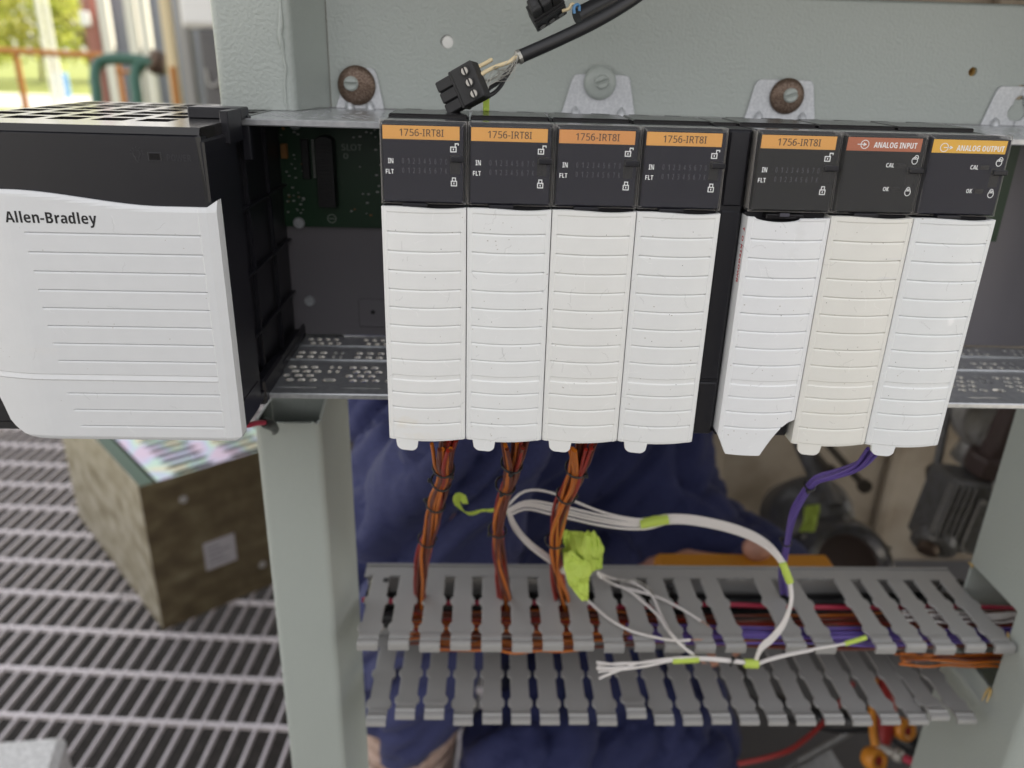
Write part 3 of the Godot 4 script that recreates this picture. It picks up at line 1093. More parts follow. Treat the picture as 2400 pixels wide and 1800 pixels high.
# depth of a moulded groove at a distance d above its line: a slit, then a slope back out
func groove(d: float) -> float:
	if d > 0.19 or d < -0.94:
		return 0.0
	if d > -0.21:
		return 0.85
	if d > -0.33:
		return 0.36
	return 0.36 * (d + 0.95) / 0.62

func cover(t: Node3D):
	var ribs := [-13.3, -21.35, -29.4, -37.3, -45.2, -53.15, -61.1, -69.0, -84.4, -92.3, -100.2]
	var starts := [-144.6, -144.4, -144.2, -143.9, -143.5, -142.9, -142.1, -141.2, -139.6, -138.2, -136.6]
	var xs := [-184.0, -181, -178, -175, -172, -170, -168, -166, -164, -162, -160, -158, -156, -153, -150, -147, -145.2, -145, -144.4, -144.2, -143.9, -143.5, -142.9, -142.1, -141.2, -139.6, -138.2, -136.6, -132, -127, -122, -117, -112, -107, -102, -97, -92, -87, -82, -77, -74.2, -73.6, -70.4, -69.6, -67.6, -66.8]
	var ys := [12.0]
	var y := 10.0
	while y > -13.0:
		ys.append(y)
		y -= 1.0
	for g in ribs:
		ys.append_array([g + 0.5, g + 0.2, g + 0.14, g - 0.2, g - 0.32, g - 0.95])
		if g == -69.0:
			ys.append_array([-75.4, -75.8, -77.9, -78.5])
	ys.append_array([-103.0, -104.5, -105.5, -106.2, -106.8, -107.2, -107.5])
	var st := mb()
	UV0 = Vector4(-184.0, 8.0, 118.0, 117.0)
	var zz := func(x: float, yy: float) -> float:
		var z := 0.6
		if x < -150.0:
			z -= pow((-150.0 - x) / 30.0, 1.6) * 6.0
		if x > -70.6:
			z -= (x + 70.6) / 3.8 * 1.6
		elif x > -73.8:
			z += 0.25
		for i in ribs.size():
			if x >= starts[i] - 0.01 and x < -73.9:
				z -= groove(yy - ribs[i])
		if x < -73.9 and yy < -75.6 and yy > -78.1:
			z -= 0.35 if yy > -77 else -0.3
		var wy: float = wave_y(x)
		if yy > wy - 1.6:
			z -= (yy - wy + 1.6) * 0.55
		if yy < -105.8:
			z -= (-105.8 - yy) * 0.5
		return z
	var bot := func(x: float) -> float:
		if x < -156.0:
			var u := clampf((-156.0 - x) / 16.0, 0.0, 1.0)
			return -107.4 + 16.0 * (1.0 - sqrt(maxf(0.0, 1.0 - u * u))) + maxf(0.0, (-172.0 - x)) * 3.0
		if x > -69.0:
			return -107.4 + (x + 69.0) * 0.9
		return -107.4
	for i in xs.size() - 1:
		for j in ys.size() - 1:
			var q := []
			for c in [[i, j + 1], [i + 1, j + 1], [i + 1, j], [i, j]]:
				var xx: float = xs[c[0]]
				var tip: float = wave_y(xx) + (maxf(0.0, xx + 70.4) * 0.7)
				var yy: float = clampf(ys[c[1]], bot.call(xx), tip)
				q.append(V(xx, yy, zz.call(xx, yy)))
			if q[0].y > q[3].y - 1e-4 and q[1].y > q[2].y - 1e-4:
				continue
			quad(st, q[0], q[1], q[2], q[3])
	for i in xs.size() - 1:      # rim back to the case: top edge and bottom edge
		var x0: float = xs[i]
		var x1: float = xs[i + 1]
		for e in 2:
			var ya: float = wave_y(x0) + maxf(0.0, x0 + 70.4) * 0.7 if e == 0 else bot.call(x0)
			var yb: float = wave_y(x1) + maxf(0.0, x1 + 70.4) * 0.7 if e == 0 else bot.call(x1)
			var a := V(x0, ya, zz.call(x0, ya))
			var b := V(x1, yb, zz.call(x1, yb))
			quad(st, a, b, V(x1, yb, -8), V(x0, ya, -8))
	var yt := wave_y(-66.8) + 2.5
	var yb0: float = bot.call(-66.8)
	var fl := [yt, yt - 2.0, wave_y(-66.8) - 1.6, -60.0, -105.8, yb0]
	for i in fl.size() - 1:
		quad(st, V(-66.8, fl[i + 1], -8), V(-66.8, fl[i], -8), V(-66.8, fl[i], zz.call(-66.8, fl[i])), V(-66.8, fl[i + 1], zz.call(-66.8, fl[i + 1])))
	UV0 = Vector4()
	var cv := obj("front_cover", st, worn("cover_white", L(0.66, 0.675, 0.69), 60, 512, 480, [[0.30, 0.62, 0.10, 0.02, L(0.45, 0.44, 0.42), 0.25]], 0.5), t)
	lettering("Allen-Bradley", V(-133.0, -7.9, 0.66), 36.4, 6.2, M.ink, cv, true)

# ------------------------------------------------------------------ modules
func ring_rect(st: SurfaceTool, x0, y0, x1, y1, w, z):
	for r in [[x0, y0, x1, y0 + w], [x0, y1 - w, x1, y1], [x0, y0 + w, x0 + w, y1 - w], [x1 - w, y0 + w, x1, y1 - w]]:
		quad(st, V(r[0], r[1], z), V(r[2], r[1], z), V(r[2], r[3], z), V(r[0], r[3], z))

func arc(st: SurfaceTool, c: Vector3, rx: float, ry: float, a0: float, a1: float, w: float, n := 16):
	for k in n:
		var p := lerpf(a0, a1, float(k) / n)
		var q := lerpf(a0, a1, float(k + 1) / n)
		quad(st, c + V(cos(p) * (rx - w), sin(p) * (ry - w), 0), c + V(cos(p) * rx, sin(p) * ry, 0), c + V(cos(q) * rx, sin(q) * ry, 0), c + V(cos(q) * (rx - w), sin(q) * (ry - w), 0))

func padlock(st: SurfaceTool, x: float, y: float, open: bool, z: float):
	ring_rect(st, x, y, x + 2.5, y + 2.2, 0.38, z)
	quad(st, V(x + 1.05, y + 0.75, z), V(x + 1.45, y + 0.75, z), V(x + 1.45, y + 1.5, z), V(x + 1.05, y + 1.5, z))
	var s := 1.35 if open else 0.0
	for r in [[x + 0.45 + s, y + 2.2, x + 0.8 + s, y + 3.2], [x + 0.45 + s, y + 3.1, x + 2.05 + s, y + 3.5], [x + 1.7 + s, y + 2.6 if open else y + 2.2, x + 2.05 + s, y + 3.2]]:
		quad(st, V(r[0], r[1], z), V(r[2], r[1], z), V(r[2], r[3], z), V(r[0], r[3], z))

func oval_lock(st: SurfaceTool, x: float, y: float, open: bool, z: float):
	arc(st, V(x + 1.3, y + 1.25, z), 1.3, 1.55, 0, TAU, 0.3)
	arc(st, V(x + 1.3 + (0.5 if open else 0.0), y + 2.2, z), 0.95, 1.25, -0.2, PI + (0.1 if open else 0.2), 0.28, 10)
	quad(st, V(x + 0.3, y + 1.7, z), V(x + 2.3, y + 1.7, z), V(x + 2.3, y + 1.95, z), V(x + 0.3, y + 1.95, z))
	arc(st, V(x + 1.3, y + 2.0, z), 0.35, 0.35, 0, TAU, 0.34, 8)

func door(t: Node3D, x0: float, m: Material, odd: bool) -> MeshInstance3D:
	var gr := [-9.6, -17.6, -25.8, -33.9, -41.8, -49.8, -57.6, -65.5, -81.1, -88.4, -96.1]
	var ys := []
	for k in 11:
		ys.append(1.6 - k * 0.5)
	for g in gr:
		ys.append_array([g + 0.5, g + 0.2, g + 0.14, g - 0.2, g - 0.32, g - 0.95])
		if g == -65.5:
			ys.append_array([-72.8, -73.1, -75.0, -75.6])
	for k in 44:
		ys.append((-97.6 if odd else -103.0) - k * 0.33)
	var us := [0.0, 0.35, 0.9, 2.0, 2.35, 2.7]
	var u := 3.1
	while u < 32.4:
		us.append(u)
		u += 0.45
	us.append_array([32.65, 33.0, 34.1, 34.65, 35.0])
	var W := 34.6
	var xa := x0 + 0.2
	UV0 = Vector4(x0, 2.0, 35.0, 113.0)
	var inn := func(uu: float) -> bool: return uu > 2.1 and uu < 32.9
	var zz := func(uu: float, yy: float) -> float:
		var s := (uu - 17.5) / 17.5
		var z := 3.1 * (1.0 - s * s)
		if uu < 0.6 or uu > 34.4:
			z -= 0.25
		if inn.call(uu):
			if yy < -1.7:
				z -= 0.22
			for g in gr:
				z -= groove(yy - g)
			if yy < -72.9 and yy > -75.2:
				z -= 0.35
		if yy < -104.2 and not odd:
			z -= 0.3
		return z
	var top := func(uu: float) -> float:
		if odd:
			if uu > 3.0 and uu < 21.5:
				return -0.9 - 1.5 * sin(PI * clampf((uu - 3.0) / 18.5, 0.0, 1.0)) ** 0.5
			return -0.7
		return 0.2 + 0.35 * sin(uu * 0.18)
	var bot := func(uu: float) -> float:
		if odd:
			if uu < 4.3:
				return -101.0 - uu / 4.3 * 9.2
			if uu > 20.0:
				var q := clampf((uu - 20.0) / 15.0, 0.0, 1.0)
				return -110.2 + 17.2 * (1.0 - pow(1.0 - q, 1.9)) if q < 0.999 else -93.0
			return -110.2
		if uu > 3.1 and uu < 13.4:
			var a := clampf(minf(uu - 3.1, 13.4 - uu) / 3.2, 0.0, 1.0)
			return -106.4 - 3.6 * sqrt(1.0 - (1.0 - a) * (1.0 - a))
		return -105.0
	var st := mb()
	for i in us.size() - 1:
		for j in ys.size() - 1:
			var q := []
			for c in [[i, j + 1], [i + 1, j + 1], [i + 1, j], [i, j]]:
				var uu: float = us[c[0]]
				var yy: float = clampf(ys[c[1]], bot.call(uu), top.call(uu))
				q.append(V(xa + uu * W / 35.0, yy, zz.call(uu, yy)))
			if q[3].y - q[0].y < 1e-4 and q[2].y - q[1].y < 1e-4:
				continue
			quad(st, q[0], q[1], q[2], q[3])
	for i in us.size() - 1:
		var u0: float = us[i]
		var u1: float = us[i + 1]
		for f in [top, bot]:
			var a := V(xa + u0 * W / 35.0, f.call(u0), zz.call(u0, f.call(u0)))
			var b := V(xa + u1 * W / 35.0, f.call(u1), zz.call(u1, f.call(u1)))
			quad(st, a, b, b - V(0, 0, 1.6), a - V(0, 0, 1.6))
			if f == bot:
				quad(st, a - V(0, 0, 1.6), b - V(0, 0, 1.6), V(b.x, top.call(u1), b.z - 1.6), V(a.x, top.call(u0), a.z - 1.6))
	for e in [0.0, 35.0]:
		var x: float = xa + e * W / 35.0
		quad(st, V(x, bot.call(e), -9), V(x, bot.call(e), -0.25), V(x, top.call(e), -0.25), V(x, top.call(e), -9))
	UV0 = Vector4()
	return obj("door", st, m, t)

func module(x0: float, label: String, kind: String, tone: Material, door_mat: Material, s: int):
	var t := thing("io_module", label, "module", V(x0 + 17.5, -104, -70), "input and output modules in the rack")
	var r := RandomNumberGenerator.new()
	r.seed = s
	# black body: part before the chassis and part inside it
	var st := mb()
	box(st, V(x0 + 0.5, -104, -56), V(x0 + 34.5, 0.6, -6), 0.5)
	box(st, V(x0 + 0.5, 0.2, -56), V(x0 + 34.5, 33.0, -10), 0.7)
	box(st, V(x0 + 1.0, -103, -146), V(x0 + 34.0, 26.5, -55), 0.4)
	obj("body", st, M.black, t)
	st = mb()      # glossy cap on top with a seam, and the two latches behind
	box(st, V(x0 + 0.6, 32.0, -60), V(x0 + 34.4, 34.4, -30), 0.6)
	obj("top_cap", st, M.black_gloss, t)
	for k in 2:
		st = mb()
		var a := x0 + 3.0 + k * 17.0
		var q := r.randf_range(0.0, 3.0)
		prism(st, PackedVector2Array([Vector2(a, 30), Vector2(a + 9 + q, 30), Vector2(a + 8 + q, 34.3), Vector2(a + 1.5, 34.3)]), -66, -60.2, 0.6)
		obj("top_latch", st, M.black, t)
	# display: plate, strip, print, clear cover
	st = mb()
	box(st, V(x0 + 1.2, 1.9, -10), V(x0 + 33.6, 32.2, -1.2), 0.3)
	var plate := obj("display_plate", st, tone, t)
	var wide := 32.0
	st = mb()
	box(st, V(x0 + 1.6, 26.6, -1.2), V(x0 + wide, 31.8, -1.02), 0.02)
	var strip_m: Material = M.orange
	if kind == "in": strip_m = M.rust_label
	elif kind == "out": strip_m = M.yellow_label
	elif s == 3: strip_m = M.orange_deep
	var strip := obj("label_strip", st, strip_m, t)
	if kind == "rt":
		lettering("1756-IRT8I", V(x0 + 17.0, 29.2, -0.98), 17.4, 2.7, M.ink, strip)
		lettering("IN", V(x0 + 4.5, 18.2, -1.15), 2.1, 2.0, M.print_white, plate, true)
		lettering("FLT", V(x0 + 4.0, 14.05, -1.15), 3.2, 1.8, M.print_white, plate, true)
		st = mb()      # smoked strip over the small lamps
		box(st, V(x0 + 7.7, 8.3, -1.2), V(x0 + 27.6, 25.5, -1.12), 0.02)
		obj("lamp_window", st, tone, plate)
		for d in 9:
			lettering("01234567O"[d], V(x0 + 9.4 + d * 2.16, 18.3, -1.06), 0.75, 2.1, M.faint, plate)
			lettering("01234567K"[d], V(x0 + 9.4 + d * 2.16, 14.6, -1.06), 0.75, 2.1, M.faint, plate)
		st = mb()
		padlock(st, x0 + 28.3, 22.0, true, -1.12)
		padlock(st, x0 + 28.5, 8.7, false, -1.12)
		obj("padlock_mark", st, M.print_white, plate)
	else:
		lettering("ANALOG INPUT" if kind == "in" else "ANALOG OUTPUT", V(x0 + (21.3 if kind == "in" else 21.4), 29.0 if kind == "in" else 28.6, -0.98), 17.6 if kind == "in" else 19.6, 2.2, M.print_white, strip, true)
		lettering("CAL", V(x0 + 20.8, 21.2, -1.15), 3.3, 1.7, M.print_white, plate, true)
		lettering("OK", V(x0 + 21.0, 11.7, -1.15), 2.4, 1.7, M.print_white, plate, true)
		for y in [21.2, 11.7]:
			st = mb()
			box(st, V(x0 + 23.2, y - 0.9, -1.2), V(x0 + 27.0, y + 0.9, -1.12), 0.02)
			obj("lamp_window", st, M.black_gloss, plate)
		st = mb()
		var c := V(x0 + 8.7, 29.1, -0.98) if kind == "in" else V(x0 + 6.4, 28.7, -0.98)
		arc(st, c, 1.75, 1.75, 0, TAU, 0.28, 24)
		var ax := c.x - 3.0 if kind == "in" else c.x - 0.2
		quad(st, V(ax, c.y - 0.15, c.z), V(ax + 2.8, c.y - 0.15, c.z), V(ax + 2.8, c.y + 0.15, c.z), V(ax, c.y + 0.15, c.z))
		tri(st, V(ax + 2.5, c.y - 0.75, c.z), V(ax + 3.8, c.y, c.z), V(ax + 2.5, c.y + 0.75, c.z))
		obj("arrow_mark", st, M.print_white, strip)
		st = mb()
		oval_lock(st, x0 + 29.2, 22.0, true, -1.12)
		oval_lock(st, x0 + 29.0, 9.3, false, -1.12)
		obj("padlock_mark", st, M.print_white, plate)
	st = mb()      # slide switch
	box(st, V(x0 + 28.2, 13.4, -1.2), V(x0 + 32.0, 21.0, -1.05), 0.05)
	var sw := obj("switch", st, M.black_gloss, t)
	st = mb()
	box(st, V(x0 + 28.5, 18.4, -1.1), V(x0 + 34.2, 20.4, 0.9), 0.35)
	obj("slider", st, M.black, sw)
	st = mb()
	var a0 := V(x0 + 1.7, 2.6, 0.0)
	var a1 := V(x0 + 33.2, 31.9, 0.0)
	var o0 := V(x0 + 0.3, 1.3, -2.2)
	var o1 := V(x0 + 34.7, 33.6, -3.4)
	var fr := [[a0.x, a0.y], [a1.x, a0.y], [a1.x, a1.y], [a0.x, a1.y]]
	var ot := [[o0.x, o0.y, -2.2], [o1.x, o0.y, -2.2], [o1.x, o1.y, -3.4], [o0.x, o1.y, -3.4]]
	quad(st, V(fr[0][0], fr[0][1], 0), V(fr[1][0], fr[1][1], 0), V(fr[2][0], fr[2][1], 0), V(fr[3][0], fr[3][1], 0))
	for k in 4:
		var j := (k + 1) % 4
		quad(st, V(ot[k][0], ot[k][1], ot[k][2]), V(ot[j][0], ot[j][1], ot[j][2]), V(fr[j][0], fr[j][1], 0), V(fr[k][0], fr[k][1], 0))
		quad(st, V(ot[k][0], ot[k][1], -12), V(ot[j][0], ot[j][1], -12), V(ot[j][0], ot[j][1], ot[j][2]), V(ot[k][0], ot[k][1], ot[k][2]))
	obj("clear_cover", st, M.lens, t)
	for k in 4:    # thin pale bars on the cover edges, standing for their bright reflections
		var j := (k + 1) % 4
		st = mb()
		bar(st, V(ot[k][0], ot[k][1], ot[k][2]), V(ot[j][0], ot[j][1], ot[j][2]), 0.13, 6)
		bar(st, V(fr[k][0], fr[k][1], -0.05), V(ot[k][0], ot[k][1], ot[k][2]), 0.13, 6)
		obj("edge_glint", st, M.rim, t)
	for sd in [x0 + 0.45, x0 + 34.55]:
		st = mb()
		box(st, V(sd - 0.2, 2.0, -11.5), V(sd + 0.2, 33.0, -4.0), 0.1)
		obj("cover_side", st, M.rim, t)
	# white door
	var odd := s == 5
	var d := door(t, x0, door_mat, odd)
	if odd:
		st = mb()
		box(st, V(x0 + 8, -1.8, -8), V(x0 + 24, 0.4, -1), 0.4)
		obj("door_hinge", st, M.black_gloss, t)
		st = mb()
		box(st, V(x0 + 13.5, -0.6, -1.1), V(x0 + 17.6, 0.9, -0.5), 0.2)
		obj("hinge_window", st, M.faint, t)
		var b := Basis(Vector3.FORWARD, PI / 2)
		lettering("T  O KTEGOWR", V(x0 + 0.14, -17.5, -3.4), 24.0, 2.2, M.print_red, d, true, Basis(Vector3.UP, -PI / 2) * b)
	else:
		st = mb()
		box(st, V(x0 + 9, 0.4, -6), V(x0 + 19, 1.8, 1.2), 0.3)
		obj("door_latch", st, M.black, t)
	# specks of dirt on the door
	for k in 5:
		st = mb()
		var uu := r.randf_range(4, 31)
		var yy := r.randf_range(-98, -4)
		var z := 3.1 * (1.0 - pow((uu - 17.5) / 17.5, 2.0)) - 0.2
		lathe(st, V(x0 + uu, yy, z), Vector3.BACK, [[0.16, -0.2], [0.16, 0.03], [0, 0.05]], 6)
		obj("dirt_speck", st, M.ink, d)

func modules():
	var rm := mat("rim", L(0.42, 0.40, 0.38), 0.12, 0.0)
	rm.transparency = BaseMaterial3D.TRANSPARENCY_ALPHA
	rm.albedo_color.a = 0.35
	var tan := L(0.50, 0.42, 0.28)
	var grey := L(0.40, 0.41, 0.41)
	worn("door_a", L(0.77, 0.78, 0.775), 61, 128, 400, [[0.22, 0.865, 0.22, 0.03, tan, 0.35], [0.42, 0.925, 0.3, 0.02, tan, 0.22]], 0.25)
	worn("door_b", L(0.77, 0.785, 0.785), 62, 128, 400, [[0.8, 0.3, 0.15, 0.06, grey, 0.05]], 0.5)
	worn("door_c", L(0.765, 0.772, 0.757), 63, 128, 400, [[0.5, 0.3, 0.3, 0.06, tan, 0.05]], 0.25)
	worn("door_d", L(0.755, 0.768, 0.765), 64, 128, 400, [[0.6, 0.22, 0.2, 0.05, grey, 0.06], [0.3, 0.75, 0.3, 0.04, tan, 0.05]], 0.3)
	worn("door_e", L(0.77, 0.785, 0.80), 65, 128, 400, [[0.62, 0.07, 0.09, 0.05, grey, 0.35], [0.58, 0.15, 0.08, 0.03, grey, 0.2]], 0.4)
	worn("door_f", L(0.765, 0.76, 0.715), 66, 128, 400, [[0.4, 0.8, 0.35, 0.04, tan, 0.10], [0.8, 0.24, 0.2, 0.008, grey, 0.6], [0.85, 0.165, 0.2, 0.006, grey, 0.5]], 0.4)
	worn("door_g", L(0.765, 0.785, 0.79), 67, 128, 400, [[0.7, 0.4, 0.06, 0.02, L(0.9, 0.9, 0.9), 0.6]], 0.3)
	module(0.0, "leftmost narrow module, next to the open bay with the circuit board", "rt", M.plate, M.door_a, 1)
	module(35.0, "second narrow module from the left, a clean white door with dark specks", "rt", M.plate, M.door_b, 2)
	module(70.0, "third module from the left, with the deepest orange label strip", "rt", M.plate, M.door_c, 3)
	module(105.0, "fourth module from the left, directly left of the black slot filler", "rt", M.plate, M.door_d, 4)
	module(151.3, "module with the cut away lower door corner, right of the black slot filler", "rt", M.plate_grey, M.door_e, 5)
	module(186.3, "module with a rust red label strip and a cream white door", "in", M.plate_grey, M.door_f, 6)
	module(221.3, "rightmost module, with a yellow label strip", "out", M.plate, M.door_g, 7)
	var t := thing("slot_filler", "narrow black blank filler between the fourth and fifth module", "filler", V(145.7, -106, -60))
	var st := mb()
	prism(st, PackedVector2Array([Vector2(140.3, -104), Vector2(151.1, -104), Vector2(151.1, 33), Vector2(140.3, 33)]), -55, -7.0, 1.6)
	obj("front", st, M.black, t)
	for p in [[2.5, 32.6], [-76.0, 0.5], [-103.6, -77.5]]:
		st = mb()
		box(st, V(141.6, p[0], -7.3), V(149.8, p[1], -6.0), 0.6)
		obj("raised_field", st, M.black, t)
	st = mb()
	box(st, V(140.6, -103, -146), V(150.8, 26.4, -54.8), 0.4)
	box(st, V(140.4, 32.2, -60), V(151.0, 34.2, -30), 0.6)
	obj("rear", st, M.black_gloss, t)

# ------------------------------------------------------------------ wiring duct
func finger(x: float, w: float, yt: float, down: float, st: SurfaceTool, bend := 0.0, zl := -100.0):
	# flat finger from the duct's back edge to its lip, waisted out at the necks; down is +1 for the upper wall, -1 for the lower
	var half := w * 0.5
	var out := PackedVector2Array()
	for p in [[-176.0, -0.6], [-173.0, 0.0], [-152.0, 0.0], [-149.6, 1.9], [-147.0, 2.2], [-144.4, 1.9], [-142.0, 0.0], [-123.0, 0.0], [-119.6, 1.9], [-117.4, 2.2], [-115.0, 1.9], [-112.4, 0.2]]:
		out.append(Vector2(half + p[1], p[0]))
	var th := 1.5
	var lift := func(z: float) -> float: return bend * pow(clampf((z + 176.0) / 76.0, 0.0, 1.0), 2.0)
	for i in out.size() - 1:
		var a := out[i]
		var b := out[i + 1]
		var ya: float = yt + lift.call(a.y)
		var yb: float = yt + lift.call(b.y)
		var ch := 0.55
		quad(st, V(x - a.x + ch, ya, a.y), V(x - b.x + ch, yb, b.y), V(x + b.x - ch, yb, b.y), V(x + a.x - ch, ya, a.y))
		quad(st, V(x - a.x, ya - th, a.y), V(x + a.x, ya - th, a.y), V(x + b.x, yb - th, b.y), V(x - b.x, yb - th, b.y))
		for s in [-1.0, 1.0]:
			quad(st, V(x + s * (a.x - ch), ya, a.y), V(x + s * (b.x - ch), yb, b.y), V(x + s * b.x, yb - ch, b.y), V(x + s * a.x, ya - ch, a.y))
			quad(st, V(x + s * a.x, ya - ch, a.y), V(x + s * b.x, yb - ch, b.y), V(x + s * b.x, yb - th, b.y), V(x + s * a.x, ya - th, a.y))
	# lip: dips into a groove, then a rounded nose
	var pr := []
	var y: float = yt + bend
	if down > 0.0:
		pr = [[-112.4, 0.0], [-109.0, 0.3], [-106.6, 0.0], [-105.6, -1.2], [-104.8, -1.2], [-104.0, 0.6], [-101.0, 0.7], [-99.6, -0.3], [-99.2, -2.0], [-99.6, -6.0], [-101.0, -6.3], [-101.3, -1.6], [-112.4, -1.5]]
	else:
		pr = [[-112.4, 0.0], [-108.5, 0.2], [-106.0, 1.2], [-104.4, 1.4], [-103.2, 0.4], [-101.4, 0.2], [-99.8, -0.4], [-99.3, -1.8], [-99.3, -3.6], [-100.2, -4.4], [-101.4, -3.6], [-102.0, -1.6], [-112.4, -1.5]]
	var hw := half + 0.1
	for i in pr.size() - 1:
		var a: Array = pr[i]
		var b: Array = pr[i + 1]
		quad(st, V(x - hw, y + a[1], a[0]), V(x - hw, y + b[1], b[0]), V(x + hw, y + b[1], b[0]), V(x + hw, y + a[1], a[0]))
	var poly := PackedVector2Array()
	for p in pr:
		poly.append(Vector2(p[0], p[1]))
	var ix := Geometry2D.triangulate_polygon(poly)
	for k in range(0, ix.size(), 3):
		for s in [-1.0, 1.0]:
			var q := []
			for c in 3:
				q.append(V(x + s * hw, y + poly[ix[k + c]].y, poly[ix[k + c]].x))
			tri(st, q[0], q[1], q[2])

func duct():
	var t := thing("wiring_duct", "grey slotted wiring duct without its cover, wires inside", "wiring duct", V(185, -378, -190))
	var st := mb()
	box(st, V(-46, -378, -190), V(413, -308.5, -188.4), 0.3)
	obj("back_wall", st, M.duct, t)
	for y in [-309.0, -376.6]:
		st = mb()
		slab(st, -46, 413, -190, -175.5, y - 1.5, y)
		quad(st, V(-46, y, -190), V(413, y, -190), V(413, y + 1.2, -189), V(-46, y + 1.2, -189))
		slab(st, -46, 413, -190, -188, y, y + 1.2)
		obj("rear_strip", st, M.duct, t)
	var q := RandomNumberGenerator.new()
	q.seed = 5
	for j in 22:
		var xc := -33.2 + 20.9 * j
		if j != 13 and j != 16:
			st = mb()
			finger(xc, 13.6, -309.0 + q.randf_range(-0.5, 0.4), 1.0, st, q.randf_range(-0.9, 0.9))
			obj("finger", st, M.duct, t)
		st = mb()
		var bend := q.randf_range(-0.8, 0.8)
		if j == 1 or j == 2: bend = 5.0
		if j == 0: bend = -1.5
		if j == 9: bend = 6.0
		if j == 20: bend = 4.5
		if j == 21: bend = 1.5
		if j >= 20: xc -= 6.0
		finger(xc + 3.0 - 0.35 * j, 13.6, -376.6, -1.0, st, bend)
		obj("finger", st, M.duct, t)
	# blobs of old glue at the two broken-out fingers, and burr spots
	for x in [238.5, 301.2]:
		st = mb()
		for k in 9:
			box(st, V(x - 6.5 + k * 1.6, -309.4, -176.4 + 0.5 * sin(k * 2.1)), V(x - 5.2 + k * 1.6, -308.2, -174.6 + 0.7 * sin(k * 1.3)), 0.3)
		obj("broken_stub", st, M.duct, t)
	# wires lying in the duct
	var r := RandomNumberGenerator.new()
	r.seed = 9
	var kinds := [["wire_crimson", "crimson wire lying at the back of the duct", 1, -158.0, -322.0, 1.9, -46.0, 470.0], ["cable_black", "thick black cable lying at the back of the duct", 1, -178.0, -332.0, 6.5, -46.0, 480.0], ["cable_black", "second black cable in the duct, in front of the thick one", 1, -168.0, -340.0, 6.0, -46.0, 480.0], ["cable_black", "lowest black cable in the duct, under the other two", 1, -180.0, -352.0, 7.0, -46.0, 480.0]]
	for k in kinds:
		var b := thing("duct_cable", k[1], "cable", V(200, k[4], k[3]))
		var pts := []
		for i in 9:
			pts.append(V(lerpf(k[6], k[7], i / 8.0), k[4] + r.randf_range(-3, 3), k[3] + r.randf_range(-3, 3)))
		st = mb()
		tube(st, curve(pts, 60), k[5], 8)
		obj("sheath", st, M[k[0]], b)
	bunch("duct_wire_bundle", "brown and orange wires lying along the duct under its upper fingers", ["wire_brown", "wire_orange", "wire_red", "wire_brown"], 24, -8.0, 440.0, -324.0, -139.0, 5.5, 17.0, 21, 1.0)
	bunch("duct_wire_bundle", "purple wires lying in the right half of the duct", ["wire_purple"], 9, 150.0, 450.0, -318.0, -121.0, 3.0, 8.0, 22, 1.0)
	bunch("duct_wire_bundle", "white wires running out of the duct at the right", ["wire_white"], 5, 352.0, 470.0, -316.0, -138.0, 3.0, 6.0, 23, 0.95)
	bunch("duct_wire_bundle", "brown wires hanging below the duct's right end", ["wire_brown", "wire_orange", "wire_brown"], 8, 352.0, 470.0, -343.0, -128.0, 4.0, 6.0, 24, 1.0)
	bunch("duct_wire_bundle", "orange wires drooping under the upper fingers below the wire bundles", ["wire_orange", "wire_brown", "wire_orange"], 7, 4.0, 116.0, -319.0, -112.0, 3.0, 5.0, 25, 1.0)

func bunch(called: String, label: String, cols: Array, n: int, x0: float, x1: float, y: float, z: float, sy: float, sz: float, s: int, rad: float):
	var t := thing(called, label, "wires", V((x0 + x1) * 0.5, y, z), "loose wires in the duct")
	var r := RandomNumberGenerator.new()
	r.seed = s
	for i in n:
		var pts := []
		var oy := r.randf_range(-1, 1) * sy
		var oz := r.randf_range(-1, 1) * sz
		for k in 8:
			pts.append(V(lerpf(x0, x1, k / 7.0) + r.randf_range(-4, 4), y + oy + r.randf_range(-0.3, 0.3) * sy - 2.0 * sin(PI * k / 7.0), z + oz + r.randf_range(-0.3, 0.3) * sz))
		var st := mb()
		tube(st, curve(pts, 44), rad, 6)
		obj("wire", st, M[cols[r.randi() % cols.size()]], t)

